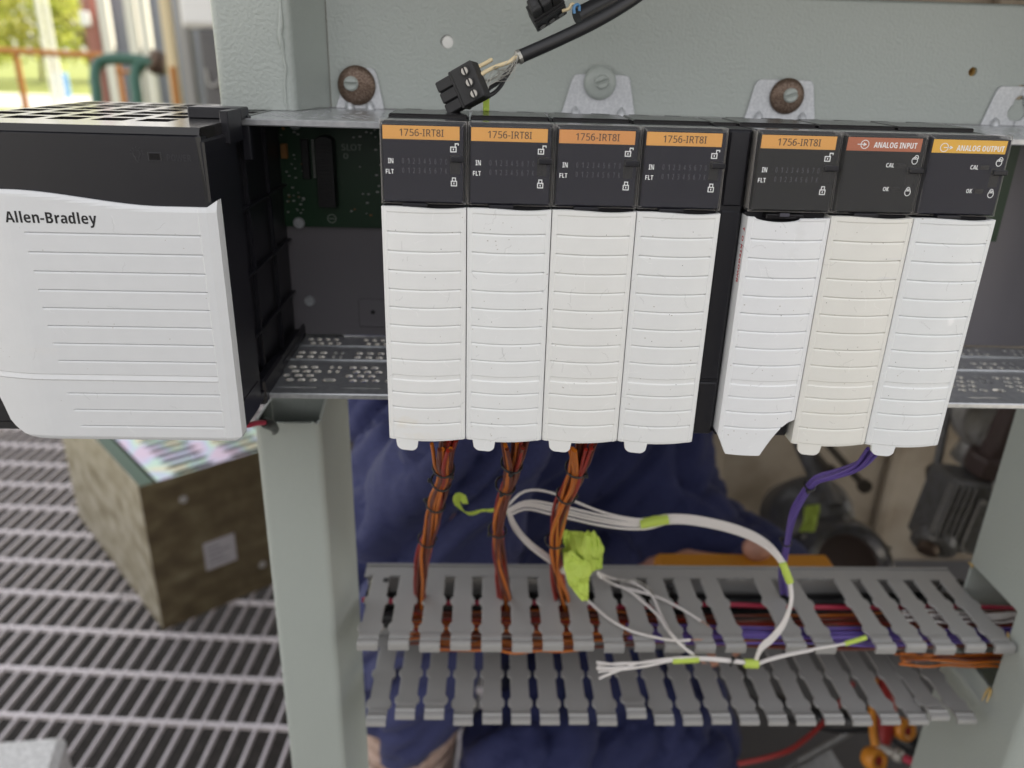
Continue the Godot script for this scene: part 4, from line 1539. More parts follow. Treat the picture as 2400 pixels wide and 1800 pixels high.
# ------------------------------------------------------------------ screws of the rack
func screws():
	for p in [[V(-31.0, 41.0, -149.2), "rusty domed screw washer beside the left upright", M.rust, 10.6, 0.0], [V(105.6, 46.0, -149.2), "painted grey domed screw washer on the second tab", M.paint, 9.2, 0.35], [V(213.0, 41.6, -149.2), "rusty brown domed screw washer on the third tab", M.rust, 9.8, 0.3]]:
		var c: Vector3 = p[0]
		var t := thing("screw", p[1], "screw", c, "screws holding the rack")
		var R: float = p[3]
		var st := mb()
		var prof := []
		for k in 9:
			var a := PI / 2 * k / 8.0
			prof.append([R * cos(a) if k < 8 else 0.0, 0.8 + 3.6 * sin(a)])
		prof.push_front([R, 0.0])
		lathe(st, c, Vector3.BACK, prof, 32, true)
		obj("washer", st, p[2], t)
		var hx := c + V(0.6 if p[4] > 0.0 else -2.4, 0.6 if p[4] > 0.0 else 1.0, 4.0)
		st = mb()
		var sp := Basis(Vector3.BACK, p[4])
		X = Transform3D(sp, hx)
		for sgn in [-1.0, 1.0]:      # head in two halves with a slot between
			var poly := PackedVector2Array()
			for k in 11:
				var a := PI * k / 10.0
				poly.append(Vector2(3.9 * cos(a), sgn * (0.45 + 3.4 * sin(a))))
			prism(st, poly, -1.0, 2.2, 0.8)
		lathe(st, V(0, 0, -1), Vector3.BACK, [[3.9, 0], [3.9, 1.5], [0, 1.5]], 20)
		X = Transform3D()
		obj("head", st, M.paint, t)
	var c := V(349.2, 47.0, -153)
	var t := thing("hole_stud", "pale stud seen in the keyhole of the rightmost tab", "stud", c)
	var st := mb()
	lathe(st, c, V(0.1, -0.1, 1), [[3.2, -14], [3.2, -1.5], [2.6, -0.4], [0, 0]], 18)
	obj("stud", st, M.stopper, t)
	c = V(19.6, 64.9, -152.2)  # white disc filling the round hole of the back panel
	t = thing("hole_disc", "white disc in the back panel's hole", "plug", c)
	st = mb()
	lathe(st, c + V(0.4, -0.3, 0), Vector3.BACK, [[3.5, -3], [3.5, 0.2], [3.0, 0.7], [0, 0.9]], 24)
	obj("cap", st, M.stopper, t)
	c = V(318.5, 57.3, -156)
	t = thing("threaded_insert", "brass coloured insert in the small hole at the upper right", "insert", c)
	st = mb()
	lathe(st, c, Vector3.BACK, [[2.8, 3], [2.3, 3], [2.1, -3], [1.9, -8], [0, -8]], 18)
	obj("sleeve", st, M.burr, t)

# ------------------------------------------------------------------ wire bundles
func tie_ring(parent: Node3D, path: PackedVector3Array, i: int, R: float, ang: float):
	var fr := frames(path)
	var st := mb()
	var ring := PackedVector3Array()
	var tilt: Vector3 = (fr[i][0] + fr[i][1] * 0.25).normalized()
	var s: Vector3 = tilt.cross(fr[i][2]).normalized()
	var u: Vector3 = s.cross(tilt)
	for k in 25:
		var a := TAU * k / 24.0
		ring.append(path[i] + (s * cos(a) + u * sin(a)) * R)
	tube(st, ring, 0.62, 6, false)
	var k0: Vector3 = path[i] + (s * cos(ang) + u * sin(ang)) * (R + 0.7)
	box(st, k0 - V(1.2, 1.0, 1.2), k0 + V(1.2, 1.0, 1.2), 0.3)
	tube(st, PackedVector3Array([k0, k0 + (k0 - path[i]).normalized() * 1.5 + V(0, -0.5, 0)]), 0.6, 5)
	obj("cable_tie", st, M.tie, parent)

func bundle(label: String, pts: Array, n: int, R: float, rad: float, cols: Array, ties: Array, s: int, group: String):
	var t := thing("wire_bundle", label, "wires", pts[pts.size() - 1], group)
	var r := RandomNumberGenerator.new()
	r.seed = s
	var path := curve(pts, 46)
	var fr := frames(path)
	for i in n:
		var st := mb()
		var a0 := TAU * i / n * (1.0 if i < n * 0.65 else 1.9) + r.randf_range(-0.3, 0.3)
		var rr: float = R * (r.randf_range(0.75, 1.0) if i < n * 0.65 else r.randf_range(0.1, 0.5))
		var ph := r.randf() * TAU
		var line := PackedVector3Array()
		for k in path.size():
			var f := float(k) / (path.size() - 1)
			var a := a0 + f * 1.7 + 0.45 * sin(f * 9.0 + ph)
			var sp := rr * (1.0 + 0.55 * exp(-f * 14.0) - 0.12 * sin(f * 13.0 + ph))
			for tie in ties:
				sp *= 1.0 - 0.16 * exp(-pow((k - tie) / 1.6, 2.0))
			line.append(path[k] + (fr[k][1] * cos(a) + fr[k][2] * sin(a)) * sp)
		tube(st, line, rad * r.randf_range(0.9, 1.1), 7)
		var side := cos(a0)
		var c: String = cols[r.randi() % cols.size()]
		if cols.size() > 1:      # reds mostly on one side, oranges on the other
			c = cols[0] if r.randf() < 0.5 else (cols[1] if side < 0.15 else cols[2])
		obj("wire", st, M[c], t)
	for tie in ties:
		tie_ring(t, path, tie, R + rad * 0.9, 2.3 + tie)

func strand(parent: Node3D, pts: Array, rad: float, m: Material, n := 40):
	var st := mb()
	tube(st, curve(pts, n), rad, 7)
	obj("wire", st, m, parent)

func flat_strip(called: String, parent: Node3D, left: Array, right: Array, m: Material, wob: float, s: int, nv := 6):
	# a crumpled strip of sheet between two polylines, 0.25 mm thick
	var a := curve(left, 16)
	var b := curve(right, 16)
	var r := FastNoiseLite.new()
	r.seed = s
	r.frequency = 0.055
	var g := []
	for i in 17:
		var row := []
		for j in nv + 1:
			var p := a[i].lerp(b[i], float(j) / nv)
			row.append(p + V(0, 0, 1) * r.get_noise_2d(p.x, p.y) * wob + V(0.4, 1, 0) * r.get_noise_2d(p.y + 90.0, p.x) * wob * 0.2)
		g.append(row)
	var st := mb()
	for i in 16:
		for j in nv:
			quad(st, g[i][j], g[i + 1][j], g[i + 1][j + 1], g[i][j + 1])
			var d := V(0, 0, -0.25)
			quad(st, g[i][j + 1] + d, g[i + 1][j + 1] + d, g[i + 1][j] + d, g[i][j] + d)
	obj(called, st, m, parent)

func tape_band(parent: Node3D, a: Vector3, b: Vector3, r0: float):
	var st := mb()
	var pts := curve([a, a.lerp(b, 0.5), b], 6)
	tube(st, pts, PackedFloat32Array([r0, r0 * 1.06, r0 * 1.0, r0 * 1.08, r0 * 1.02, r0 * 1.05, r0]), 9, true)
	obj("tape_wrap", st, M.tape, parent)

func wiring():
	var cols := ["wire_brown", "wire_red", "wire_orange"]
	bundle("brown and orange wire bundle below the leftmost module", [V(24.5, -113.2, -16.0), V(22.5, -129.5, -27.0), V(22.4, -146.3, -43.0), V(18.6, -164.6, -58.0), V(12.0, -207.7, -91.0), V(4.7, -243.0, -113.0), V(0.4, -273.6, -132.0), V(-2.3, -307.2, -150.0), V(-1.3, -329.9, -152.0)], 20, 4.6, 1.05, cols, [6, 10, 16, 26], 31, "brown and orange wire bundles under the modules")
	bundle("brown and orange wire bundle below the second module", [V(58.6, -112.7, -16.0), V(58.3, -127.8, -27.0), V(56.5, -151.8, -48.0), V(53.2, -182.2, -72.0), V(52.5, -213.8, -94.0), V(53.9, -247.9, -116.0), V(56.5, -276.7, -132.0), V(59.9, -310.5, -150.0), V(61.0, -329.5, -152.0)], 20, 4.6, 1.05, cols, [5, 11, 23], 32, "brown and orange wire bundles under the modules")
	bundle("brown and orange wire bundle below the third module, before the green tape", [V(90.4, -112.3, -16.0), V(91.3, -131.4, -30.0), V(91.5, -155.1, -50.0), V(89.1, -179.3, -68.0), V(88.3, -210.9, -90.0), V(90.0, -243.5, -110.0), V(95.4, -276.6, -130.0), V(103.4, -312.9, -150.0), V(105.1, -329.2, -152.0)], 20, 4.6, 1.05, cols, [6, 13, 25], 33, "brown and orange wire bundles under the modules")
	bundle("purple wire bundle hanging from the rightmost modules", [V(236.5, -115.9, -18.0), V(236.3, -131.9, -30.0), V(229.4, -143.0, -40.0), V(224.3, -149.0, -46.0), V(226.4, -171.1, -64.0), V(230.8, -196.6, -82.0), V(242.5, -234.0, -108.0), V(254.5, -271.3, -132.0), V(268.1, -305.5, -152.0)], 7, 2.2, 0.95, ["wire_purple"], [11, 28], 34, "purple wires")
	# one loop of white wires
	var t := thing("white_wire_loop", "loop of white wires taped in green, hanging over the duct", "wires", V(235.0, -297.4, -92.0))
	var r := RandomNumberGenerator.new()
	r.seed = 40
	for i in 5:
		var o := V(r.randf_range(-1.4, 1.4), [-2.6, -1.2, 0.2, 1.4, 2.6][i] * 1.8, r.randf_range(-1.4, 1.4))
		var up: float = 5.0 if i == 4 else 0.0
		strand(t, [V(59.2, -211.9, -112.0) + o * 0.7, V(70.6, -206.6, -113.0) + o * 0.8 + V(0, up, 0), V(86.8, -209.6, -114.0) + o + V(0, up * 1.2, 0), V(123.7, -219.7, -116.0) + o, V(149.6, -223.7, -117.0) + o * 0.7, V(166.1, -219.6, -117.0) + o * 0.6, V(186.6, -220.4, -116.0) + o * 0.6, V(213.4, -226.0, -113.0) + o * 0.6, V(231.0, -234.1, -109.0) + o * 0.6, V(241.2, -245.2, -104.0) + o * 0.55, V(245.0, -255.0, -99.0) + o * 0.5, V(246.4, -267.5, -94.0) + o * 0.5, V(243.2, -282.4, -91.0) + o * 0.5, V(235.8, -294.1, -89.0) + o * 0.5, V(230.0, -301.3, -89.0) + o * 0.45, V(227.8, -313.9, -89.0) + o * 0.4], 0.82, M.wire_white, 70)
	for i in 4:
		var o := V(r.randf_range(-1.2, 1.2), [-2.6, -0.9, 0.9, 2.6][i], r.randf_range(-1, 1))
		strand(t, [V(59.7, -210.6, -112.0) + o * 0.5, V(62.8, -220.1, -113.0) + o, V(68.7, -231.1, -115.0) + o, V(77.7, -242.3, -117.0) + o, V(89.2, -253.8, -120.0) + o, V(99.2, -265.5, -122.0) + o * 0.6], 0.82, M.wire_white, 26)
	tape_band(t, V(146.8, -223.7, -117.0), V(165.0, -219.6, -117.0), 3.4)
	tape_band(t, V(240.2, -243.9, -104.0), V(245.8, -256.4, -99.0), 2.5)
	# bunch of ends lying before the lower row of fingers
	var t2 := thing("white_wire_ends", "bunch of white wire ends before the duct's lower row of fingers", "wires", V(192.6, -312.1, -88.0))
	for i in 5:
		var e: Vector3 = [V(120.8, -314.9, -90.0), V(120.4, -316.4, -86.0), V(122.1, -321.1, -88.0), V(122.3, -323.2, -84.0), V(121.9, -319.6, -92.0)][i]
		var o := V(0, (i - 2) * 0.75, (i % 3 - 1) * 0.8)
		strand(t2, [e, e.lerp(V(149.9, -315.9, -88.0), 0.55) + o * 1.3, V(149.9, -315.9, -88.0) + o * 1.6, V(172.3, -310.7, -88.0) + o * 0.8, V(189.5, -309.9, -88.0) + o * 0.7, V(206.9, -311.3, -88.0) + o * 0.8, V(226.1, -314.1, -88.0) + o * 0.5], 0.95, M.wire_white, 36)
	tape_band(t2, V(171.3, -311.4, -88.0), V(188.7, -310.3, -88.0), 2.3)
	tape_band(t2, V(220.2, -313.7, -88.0), V(229.3, -314.1, -88.0), 3.0)
	var tl := curve([V(206.9, -311.3, -88.0), V(212.3, -312.7, -88.0), V(215.8, -313.0, -88.0)], 4)
	tie_ring(t2, tl, 2, 2.6, 1.4)
	strand(t2, [V(228.1, -314.1, -88.0), V(235.6, -310.1, -88.0), V(250.3, -307.1, -90.0), V(268.6, -305.6, -93.0), V(284.3, -304.0, -95.0), V(292.8, -303.0, -96.0)], 0.95, M.wire_white, 24)
	strand(t2, [V(227.8, -313.9, -87.0), V(235.3, -310.3, -87.0), V(250.0, -307.3, -89.0), V(266.8, -305.8, -92.0)], 0.95, M.wire_white, 20)
	tape_band(t2, V(290.0, -303.8, -96.0), V(304.8, -299.9, -98.0), 1.6)
	# loose stripped wires over the fingers
	var t3 := thing("loose_white_wires", "loose white wires with bare copper tips, lying on the duct", "wires", V(157.7, -306.0, -137.8))
	var loose := [[V(97.4, -259.2, -118.0), V(110.2, -304.0, -159.6), V(121.1, -306.0, -142.8), V(127.8, -306.0, -131.4), V(134.9, -306.0, -121.3), V(146.5, -306.0, -111.0), V(161.3, -306.0, -104.6), V(173.4, -302.4, -97.0), V(183.4, -299.4, -94.0)], [V(122.4, -265.6, -120.0), V(141.9, -303.0, -158.1), V(155.8, -305.0, -154.8), V(174.4, -306.0, -146.8), V(188.4, -306.0, -133.3), V(198.2, -306.0, -121.8)], [V(124.3, -268.0, -120.0), V(141.9, -303.0, -158.6), V(151.7, -305.0, -154.8), V(160.0, -306.0, -143.7), V(168.7, -306.0, -127.0), V(172.8, -306.0, -110.4), V(178.5, -305.3, -95.0), V(186.1, -309.5, -92.0)], [V(122.1, -263.8, -119.0), V(142.9, -303.0, -165.4), V(155.0, -304.0, -163.8), V(164.2, -304.0, -154.1), V(168.8, -305.0, -147.4), V(170.5, -306.0, -133.2), V(172.4, -306.0, -118.4), V(173.4, -299.4, -96.0), V(182.0, -307.5, -93.0), V(188.4, -311.5, -91.0)]]
	for l in loose:
		strand(t3, l, 0.98, M.wire_white, 44)
		var e: Vector3 = l[l.size() - 1]
		var d: Vector3 = (e - l[l.size() - 2]).normalized()
		for k in 4:
			var st := mb()
			tube(st, curve([e - d, e + d * 4.0 + V(r.randf_range(-0.5, 0.5), r.randf_range(-0.5, 0.5), 0), e + d * 7.0 + V(r.randf_range(-1.6, 1.6), r.randf_range(-1.6, 1.2), 0)], 5), 0.2, 5)
			obj("copper_strand", st, M.copper, t3)
	strand(t3, [V(123.3, -268.8, -121.0), V(138.4, -303.0, -168.0), V(149.0, -303.0, -162.9), V(158.8, -303.0, -164.0), V(167.2, -304.0, -156.1), V(168.8, -304.0, -148.1)], 0.8, M.shield, 24)
	# green tape flags
	var t4 := thing("tape_flag", "big crumpled yellow green tape flag beside the third wire bundle", "tape", V(112.3, -275.9, -108.0), "green tape flags")
	flat_strip("sheet", t4, [V(95.0, -225.0, -110.0), V(106.9, -223.9, -108.0), V(110.9, -219.7, -107.0), V(114.6, -223.5, -108.0), V(123.4, -238.2, -112.0)], [V(97.8, -254.9, -112.0), V(105.6, -253.2, -106.0), V(111.1, -254.4, -104.0), V(118.0, -257.3, -108.0), V(123.7, -254.7, -114.0)], M.tape, 9.0, 3)
	flat_strip("sheet", t4, [V(95.9, -239.9, -105.0), V(97.3, -251.1, -102.0), V(101.6, -261.7, -100.0), V(107.5, -269.0, -99.0), V(113.4, -273.1, -99.0)], [V(101.8, -235.9, -105.0), V(107.2, -241.0, -101.0), V(113.1, -243.1, -98.0), V(112.8, -256.0, -98.0), V(113.7, -273.4, -99.0)], M.tape, 6.0, 8)
	var t5 := thing("tape_flag", "small curled yellow green tape flag between the first two wire bundles", "tape", V(34.5, -209.6, -112.0), "green tape flags")
	flat_strip("sheet", t5, [V(34.1, -203.5, -106.0), V(32.0, -195.5, -104.0), V(26.6, -195.8, -106.0), V(24.0, -202.9, -110.0), V(26.9, -209.7, -112.0), V(34.5, -213.4, -113.0), V(42.7, -212.0, -114.0), V(59.2, -211.2, -114.0)], [V(30.3, -204.1, -107.0), V(29.1, -203.4, -110.0), V(28.5, -204.7, -112.0), V(29.0, -209.0, -114.0), V(31.8, -213.4, -114.0), V(35.6, -216.9, -114.0), V(43.3, -214.5, -115.0), V(59.4, -215.6, -115.0)], M.tape, 2.0, 5)
	# cable ties at the duct ends
	for p in [[V(-29.1, -311.3, -170.0), V(-40.6, -312.9, -172.0), "black cable tie at the duct's left end"], [V(415.3, -311.4, -174.0), V(399.0, -311.6, -172.0), "black cable tie at the duct's upper right end"], [V(186.6, -312.7, -168.0), V(170.6, -313.6, -170.0), "black cable tie in the middle of the duct"]]:
		var a: Vector3 = p[0]
		var b: Vector3 = p[1]
		var tt := thing("cable_tie", p[2], "cable tie", a, "cable ties on the duct")
		var st := mb()
		tube(st, curve([b + V(-2, -6, 0), b, a.lerp(b, 0.5) + V(0, 1.2, 1), a, a + V(2, -6, 1)], 12), 1.2, 6)
		box(st, a + V(-2.2, -0.4, -2), a + V(2.2, 3.4, 2), 0.6)
		obj("strap", st, M.tie, tt)
	# red lead and black lead under the power supply
	var t6 := thing("power_lead", "red lead with a black sleeve below the power supply", "cable", V(-81.9, -131.2, -70.0))
	strand(t6, [V(-88.7, -120.6, -50.0), V(-83.9, -127.1, -58.0), V(-82.0, -131.7, -70.0), V(-80.5, -136.8, -82.0)], 1.6, M.wire_crimson, 14)
	var st := mb()
	tube(st, curve([V(-80.8, -135.9, -80.0), V(-80.7, -143.2, -92.0), V(-80.6, -149.8, -100.0), V(-83.9, -156.5, -108.0)], 8), PackedFloat32Array([2.4, 3.2, 3.4, 3.2, 3.0, 2.6, 2.2, 1.8, 1.2]), 8)
	obj("sleeve", st, M.tie, t6)

# ------------------------------------------------------------------ loose plugs
func plug_body(t: Node3D, n: int, open_side: bool):
	# local frame: x along the wires, y along the row of screws, z towards the viewer
	var w := 5.08 * n + 1.0
	var st := mb()
	box(st, V(-5.4, -w / 2, -5.5), V(5.4, w / 2, 3.4), 0.5)
	obj("terminal_block", st, M.plug_black, t)
	for k in n:
		var y := (k - (n - 1) / 2.0) * 5.08
		st = mb()
		lathe(st, V(1.2, y, 3.4), Vector3.BACK, [[2.2, 0], [2.2, 0.5], [1.9, 0.55], [1.85, 0.08], [0, 0.08]], 20)
		obj("screw_well", st, M.chip, t)
		st = mb()
		for s in [-1.0, 1.0]:
			var poly := PackedVector2Array()
			for q in 9:
				poly.append(Vector2(1.2 + s * (0.32 + 1.3 * sin(PI * q / 8.0)), y + 1.6 * cos(PI * q / 8.0)))
			prism(st, poly, 3.45, 3.85, 0.12)
		obj("clamp_screw", st, M.screw, t)
		st = mb()
		box(st, V(-14.5, y - 2.35, -4.8), V(-5.0, y + 2.35, 1.6), 0.5)
		obj("contact_shell", st, M.plug_black, t)
		st = mb()
		box(st, V(-14.62, y - 1.2, -2.8), V(-14.4, y + 1.2, -0.6), 0.05)
		obj("contact_slot", st, M.chip, t)
	st = mb()
	box(st, V(-6.8, -w / 2 - 0.2, -5.7), V(-5.2, w / 2 + 0.2, 2.4), 0.4)
	obj("collar", st, M.plug_black, t)

func plugs():
	var t := thing("cable_plug", "loose black three pole plug on the left cable end, screws facing out", "plug", V(35.0, 46.4, -43), "loose black plugs")
	O = Vector3.ZERO
	plug_body(t, 3, false)
	t.basis = Basis(Vector3.BACK, deg_to_rad(25)) * Basis(Vector3.RIGHT, deg_to_rad(-14)) * Basis(Vector3.UP, deg_to_rad(-16))
	var t2 := thing("cable_plug", "loose black three pole plug at the picture's upper edge, holes facing down", "plug", V(70.6, 77.6, -84.1), "loose black plugs")
	O = Vector3.ZERO
	plug_body(t2, 3, true)
	var zl := V(0.5, -0.8, 0.33).normalized()
	var yl := (V(0.87, 0.5, 0.0) - zl * V(0.87, 0.5, 0.0).dot(zl)).normalized()
	t2.basis = Basis(yl.cross(zl), yl, zl)
	var st: SurfaceTool
	var c := thing("black_cable", "black cable running down from the upper edge to the left plug", "cable", V(91.7, 75.6, -66.0))
	st = mb()
	tube(st, curve([V(123.0, 94.6, -76.0), V(107.6, 83.4, -72.0), V(92.1, 74.3, -68.0), V(74.7, 65.9, -64.0), V(56.6, 57.9, -60.0)], 30), 3.0, 14)
	obj("sheath", st, M.cable_black, c)
	strand(c, [V(57.7, 58.3, -60.0), V(55.0, 57.9, -58.0), V(52.7, 56.0, -57.0), V(49.6, 54.9, -56.0), V(45.8, 53.6, -53.0), V(41.7, 51.6, -48.0), V(38.0, 49.5, -45.0)], 0.95, M.wire_cream, 22)
	strand(c, [V(44.2, 56.5, -60.0), V(42.0, 55.2, -57.0), V(38.6, 53.4, -52.0), V(36.5, 51.1, -46.0)], 0.95, M.wire_cream, 14)
	strand(c, [V(56.6, 57.2, -62.0), V(51.8, 52.0, -64.0), V(48.3, 47.6, -62.0), V(44.4, 45.1, -56.0), V(40.7, 42.7, -48.0), V(39.4, 41.7, -46.0)], 0.95, M.cable_black, 20)
	strand(c, [V(55.9, 56.5, -62.0), V(51.0, 49.5, -60.0), V(48.3, 45.2, -56.0), V(45.0, 42.4, -50.0), V(40.7, 41.0, -46.0)], 0.95, M.cable_black, 20)
	var r := RandomNumberGenerator.new()
	r.seed = 50
	for k in 16:
		st = mb()
		tube(st, curve([V(55.7, 57.9, -58.0) + V(r.randf_range(-1.5, 1.5), r.randf_range(-2.4, 2.4), r.randf_range(-1, 2)), V(51.5, 54.6, -55.0) + V(r.randf_range(-4, 3), r.randf_range(-6, 2), r.randf_range(-2, 2)), V(44.0, 50.2, -52.0) + V(r.randf_range(-5, 6), r.randf_range(-4, 4), r.randf_range(-2, 1)), V(39.9, 47.7, -47.0) + V(r.randf_range(-2, 3), r.randf_range(-5, 2), 0)], 14), 0.13, 4)
		obj("shield_strand", st, M.shield, c)
	st = mb()
	lathe(st, V(56.2, 57.7, -60.0), V(43.9, 51.5, -58.0) - V(56.2, 57.7, -60.0), [[3.2, -1.5], [3.3, 0], [2.4, 0.8], [0.8, 1.4], [0, 1.4]], 14)
	obj("frayed_end", st, M.shield, c)
	var c2 := thing("black_cable", "worn black cable behind the upper plug, with a blue and a white core", "cable", V(97.7, 80.2, -84.2))
	st = mb()
	tube(st, curve([V(135.6, 98.8, -99.1), V(104.3, 85.9, -90.6), V(84.1, 76.1, -83.0)], 16), 4.2, 14)
	obj("sheath", st, M.cable_black, c2)
	strand(c2, [V(84.8, 80.0, -80.2), V(81.0, 81.3, -78.7), V(79.9, 79.4, -78.0), V(76.8, 78.3, -78.7)], 0.8, M.wire_cream, 10)
	strand(c2, [V(84.7, 78.5, -78.5), V(84.2, 81.0, -78.5), V(82.1, 80.1, -77.1), V(82.3, 77.3, -77.0)], 0.8, M.barrel_blue, 10)
	var g := thing("green_clip", "small pale green clip standing on the module tops", "clip", V(42.0, 35.2, -62))
	st = mb()
	box(st, V(40.6, 34.4, -63.0), V(43.6, 40.0, -61.6), 0.4)
	box(st, V(40.6, 34.4, -63.0), V(43.6, 35.6, -58.0), 0.4)
	obj("clip", st, M.tape, g)

# ------------------------------------------------------------------ behind the rack
func machinery():
	var t := thing("rear_wall", "beige stained metal wall behind the machinery", "wall", V(1200, -943, -1100))
	var st := mb()
	box(st, V(330, -2150, -1180), V(2600, 1640, -1120), 4)
	obj("sheet", st, M.wall, t)
	for x in [520.0, 900.0, 1300.0]:
		st = mb()
		box(st, V(x - 14, -943, -1121), V(x + 14, 1640, -1108), 3)
		obj("seam", st, M.wall, t)
	t = thing("dark_column", "dark steel column between the worker and the beige wall", "column", V(300, -943, -900))
	st = mb()
	box(st, V(250, -943, -985), V(262, 1640, -905), 2)
	box(st, V(262, -943, -950), V(345, 1640, -940), 2)
	box(st, V(345, -943, -985), V(357, 1640, -905), 2)
	obj("beam", st, M.dark_post, t)
	t = thing("back_partition", "black partition behind the worker", "partition", V(0, -943, -1150))
	st = mb()
	box(st, V(-260, -2150, -1185), V(328, 1640, -1150), 3)
	obj("sheet", st, M.cabinet_dark, t)
	st = mb()
	box(st, V(-246, -930, -1150), V(-226, 1630, -1140), 2)
	obj("edge_strip", st, M.dark_post, t)
	# round drive housing seen from above and in front
	var c: Vector3 = V(486.2, -503.9, -465.8)
	var ax := V(0.05, 0.62, 0.78).normalized()
	t = thing("round_housing", "dark round metal housing with a glossy stepped rim", "housing", c - V(0, 60, 0))
	st = mb()
	lathe(st, c, ax, [[58, -60], [58, -22], [63, -18], [63, -6], [58, -2], [55, 2], [55, 10], [50, 14], [46, 12], [44, 4], [40, 2]], 48, true)
	obj("rim", st, M.machine_gloss, t)
	st = mb()
	lathe(st, c, ax, [[41, 2.5], [39, -1], [8, -2], [0, -2]], 40)
	obj("face", st, M.maroon, t)
	st = mb()
	lathe(st, c + V(-4, 36, -72), ax, [[0, 24], [20, 24], [24, 20], [30, -6], [46, -14], [52, -40], [52, -90], [0, -90]], 32, true)
	obj("bell", st, M.machine, t)
	for k in 6:
		st = mb()
		var p := c + ax * 0.5 + (V(1, 0, 0) * cos(TAU * k / 6 + 0.4) + ax.cross(V(1, 0, 0)) * sin(TAU * k / 6 + 0.4)) * 59.5
		lathe(st, p, ax, [[4.0, -7], [4.0, -1.5], [0, -1.0]], 6)
		obj("bolt", st, M.machine_light, t)
	st = mb()
	tube(st, PackedVector3Array([c + V(-4, 36, -72) + ax * 20, c + V(-16, 96, -150)]), 13.0, 14)
	obj("neck", st, M.machine, t)
	var tg: Vector3 = V(427.2, -433.2, -464.6)
	t = thing("paper_tag", "faded green paper tag left of the round housing", "tag", tg)
	flat_strip("sheet", t, [tg + V(-8, 16, 0), tg + V(-8, 0, 2), tg + V(-10, -18, 3)], [tg + V(10, 18, -2), tg + V(11, 0, 0), tg + V(8, -17, 3)], M.tape, 4.0, 12)
	# transmitter box with fitting, gauge and hose at the right
	var b: Vector3 = V(610.6, -424.6, -461.6)
	t = thing("transmitter", "dark grey ribbed transmitter box by the right upright", "transmitter", b - V(0, 52, 0))
	X = Transform3D(Basis(Vector3.BACK, -0.12), b)
	st = mb()
	box(st, V(-38, -50, -40), V(46, 46, 10), 5)
	obj("case", st, M.machine, t)
	for k in 4:
		st = mb()
		box(st, V(-34 + k * 8, -44, 9), V(-30 + k * 8, 40, 14), 1)
		obj("cooling_rib", st, M.machine, t)
	st = mb()
	box(st, V(0, -44, 9), V(42, 30, 15), 2)
	obj("lid", st, M.machine, t)
	for p in [V(4, 26, 15), V(38, 26, 15), V(4, -40, 15), V(38, -40, 15)]:
		st = mb()
		lathe(st, p, Vector3.BACK, [[3.2, -1], [3.2, 2.4], [0, 2.4]], 6)
		obj("lid_screw", st, M.machine_light, t)
	st = mb()
	box(st, V(12, 32, 2), V(34, 52, 18), 2)
	obj("terminal_cap", st, M.machine_light, t)
	X = Transform3D()
	var f: Vector3 = V(630.0, -384.5, -477.4)
	t = thing("pipe_union", "brown pipe union on top of the transmitter box", "pipe fitting", f)
	st = mb()
	lathe(st, f + V(0, -8, 0), V(0.12, 1, 0.05), [[16, 0], [16, 14], [25, 16], [27, 20], [27, 36], [25, 40], [17, 42], [17, 52]], 8)
	lathe(st, f + V(5, 42, 2), V(0.12, 1, 0.05), [[15, 0], [15, 60]], 18, true)
	obj("union", st, M.maroon, t)
	var g: Vector3 = V(654.1, -321.1, -502.6)
	t = thing("round_gauge", "grey round gauge case above the pipe union", "gauge", g)
	st = mb()
	lathe(st, g + V(0, 0, -30), V(-0.25, 0.1, 1), [[0, 0], [40, 0], [46, 6], [46, 34], [42, 40], [36, 40], [34, 34], [0, 34]], 36, true)
	obj("case", st, M.machine_light, t)
	st = mb()
	lathe(st, g + V(-14, -44, -8), V(0.35, 1, 0.1), [[17, -22], [24, -20], [24, 6], [18, 12], [14, 30]], 18, true)
	obj("stem", st, M.machine_light, t)
	t = thing("sensing_line", "thin grey sensing line hanging beside the beige wall", "cable", V(598.6, -397.7, -505.5))
	st = mb()
	tube(st, curve([V(617.1, -265.3, -559.5), V(608.1, -313.5, -539.9), V(598.5, -361.7, -520.4), V(591.9, -400.3, -504.7), V(583.5, -441.0, -482.8), V(573.4, -462.3, -468.9), V(576.5, -473.6, -458.8), V(593.5, -474.0, -452.6)], 30), 5.0, 10)
	obj("line", st, M.machine, t)
	st = mb()
	lathe(st, V(591.2, -397.4, -503.7), V(0.25, -1, 0), [[0, -14], [9, -14], [11, -10], [11, 8], [8, 12], [0, 12]], 6)
	obj("nut", st, M.dark_post, t)
	t = thing("valve_stub", "dark valve stub with a rusty end below the transmitter box", "valve", V(581.2, -471.6, -464.8))
	st = mb()
	lathe(st, V(587.3, -462.9, -468.2), V(-0.5, -0.6, 0.6), [[0, -30], [18, -30], [20, -24], [20, -4], [26, -2], [26, 10], [22, 14], [0, 14]], 20)
	obj("body", st, M.machine, t)
	st = mb()
	lathe(st, V(576.5, -460.4, -458.8), V(-0.5, -0.6, 0.6), [[12, 6], [12, 16], [0, 17]], 16)
	obj("plug_end", st, M.rust, t)
	for p in [[V(523.0, -429.3, -538.5)], [V(478.4, -413.0, -546.8)]]:
		O = V(1200, -943, -1100)
		st = mb()
		lathe(st, p[0], Vector3.BACK, [[0, -140], [5, -140], [5, 0], [9, 2], [9, 8], [0, 9]], 14)
		obj("knob", st, M.dark_post, get_node("rear_wall"))
	# red lever with orange rings and a rod, low at the right
	t = thing("red_lever", "red lever handle with an orange edge and two orange rings, low at the right", "lever", V(451.4, -593.2, -257.0))
	st = mb()
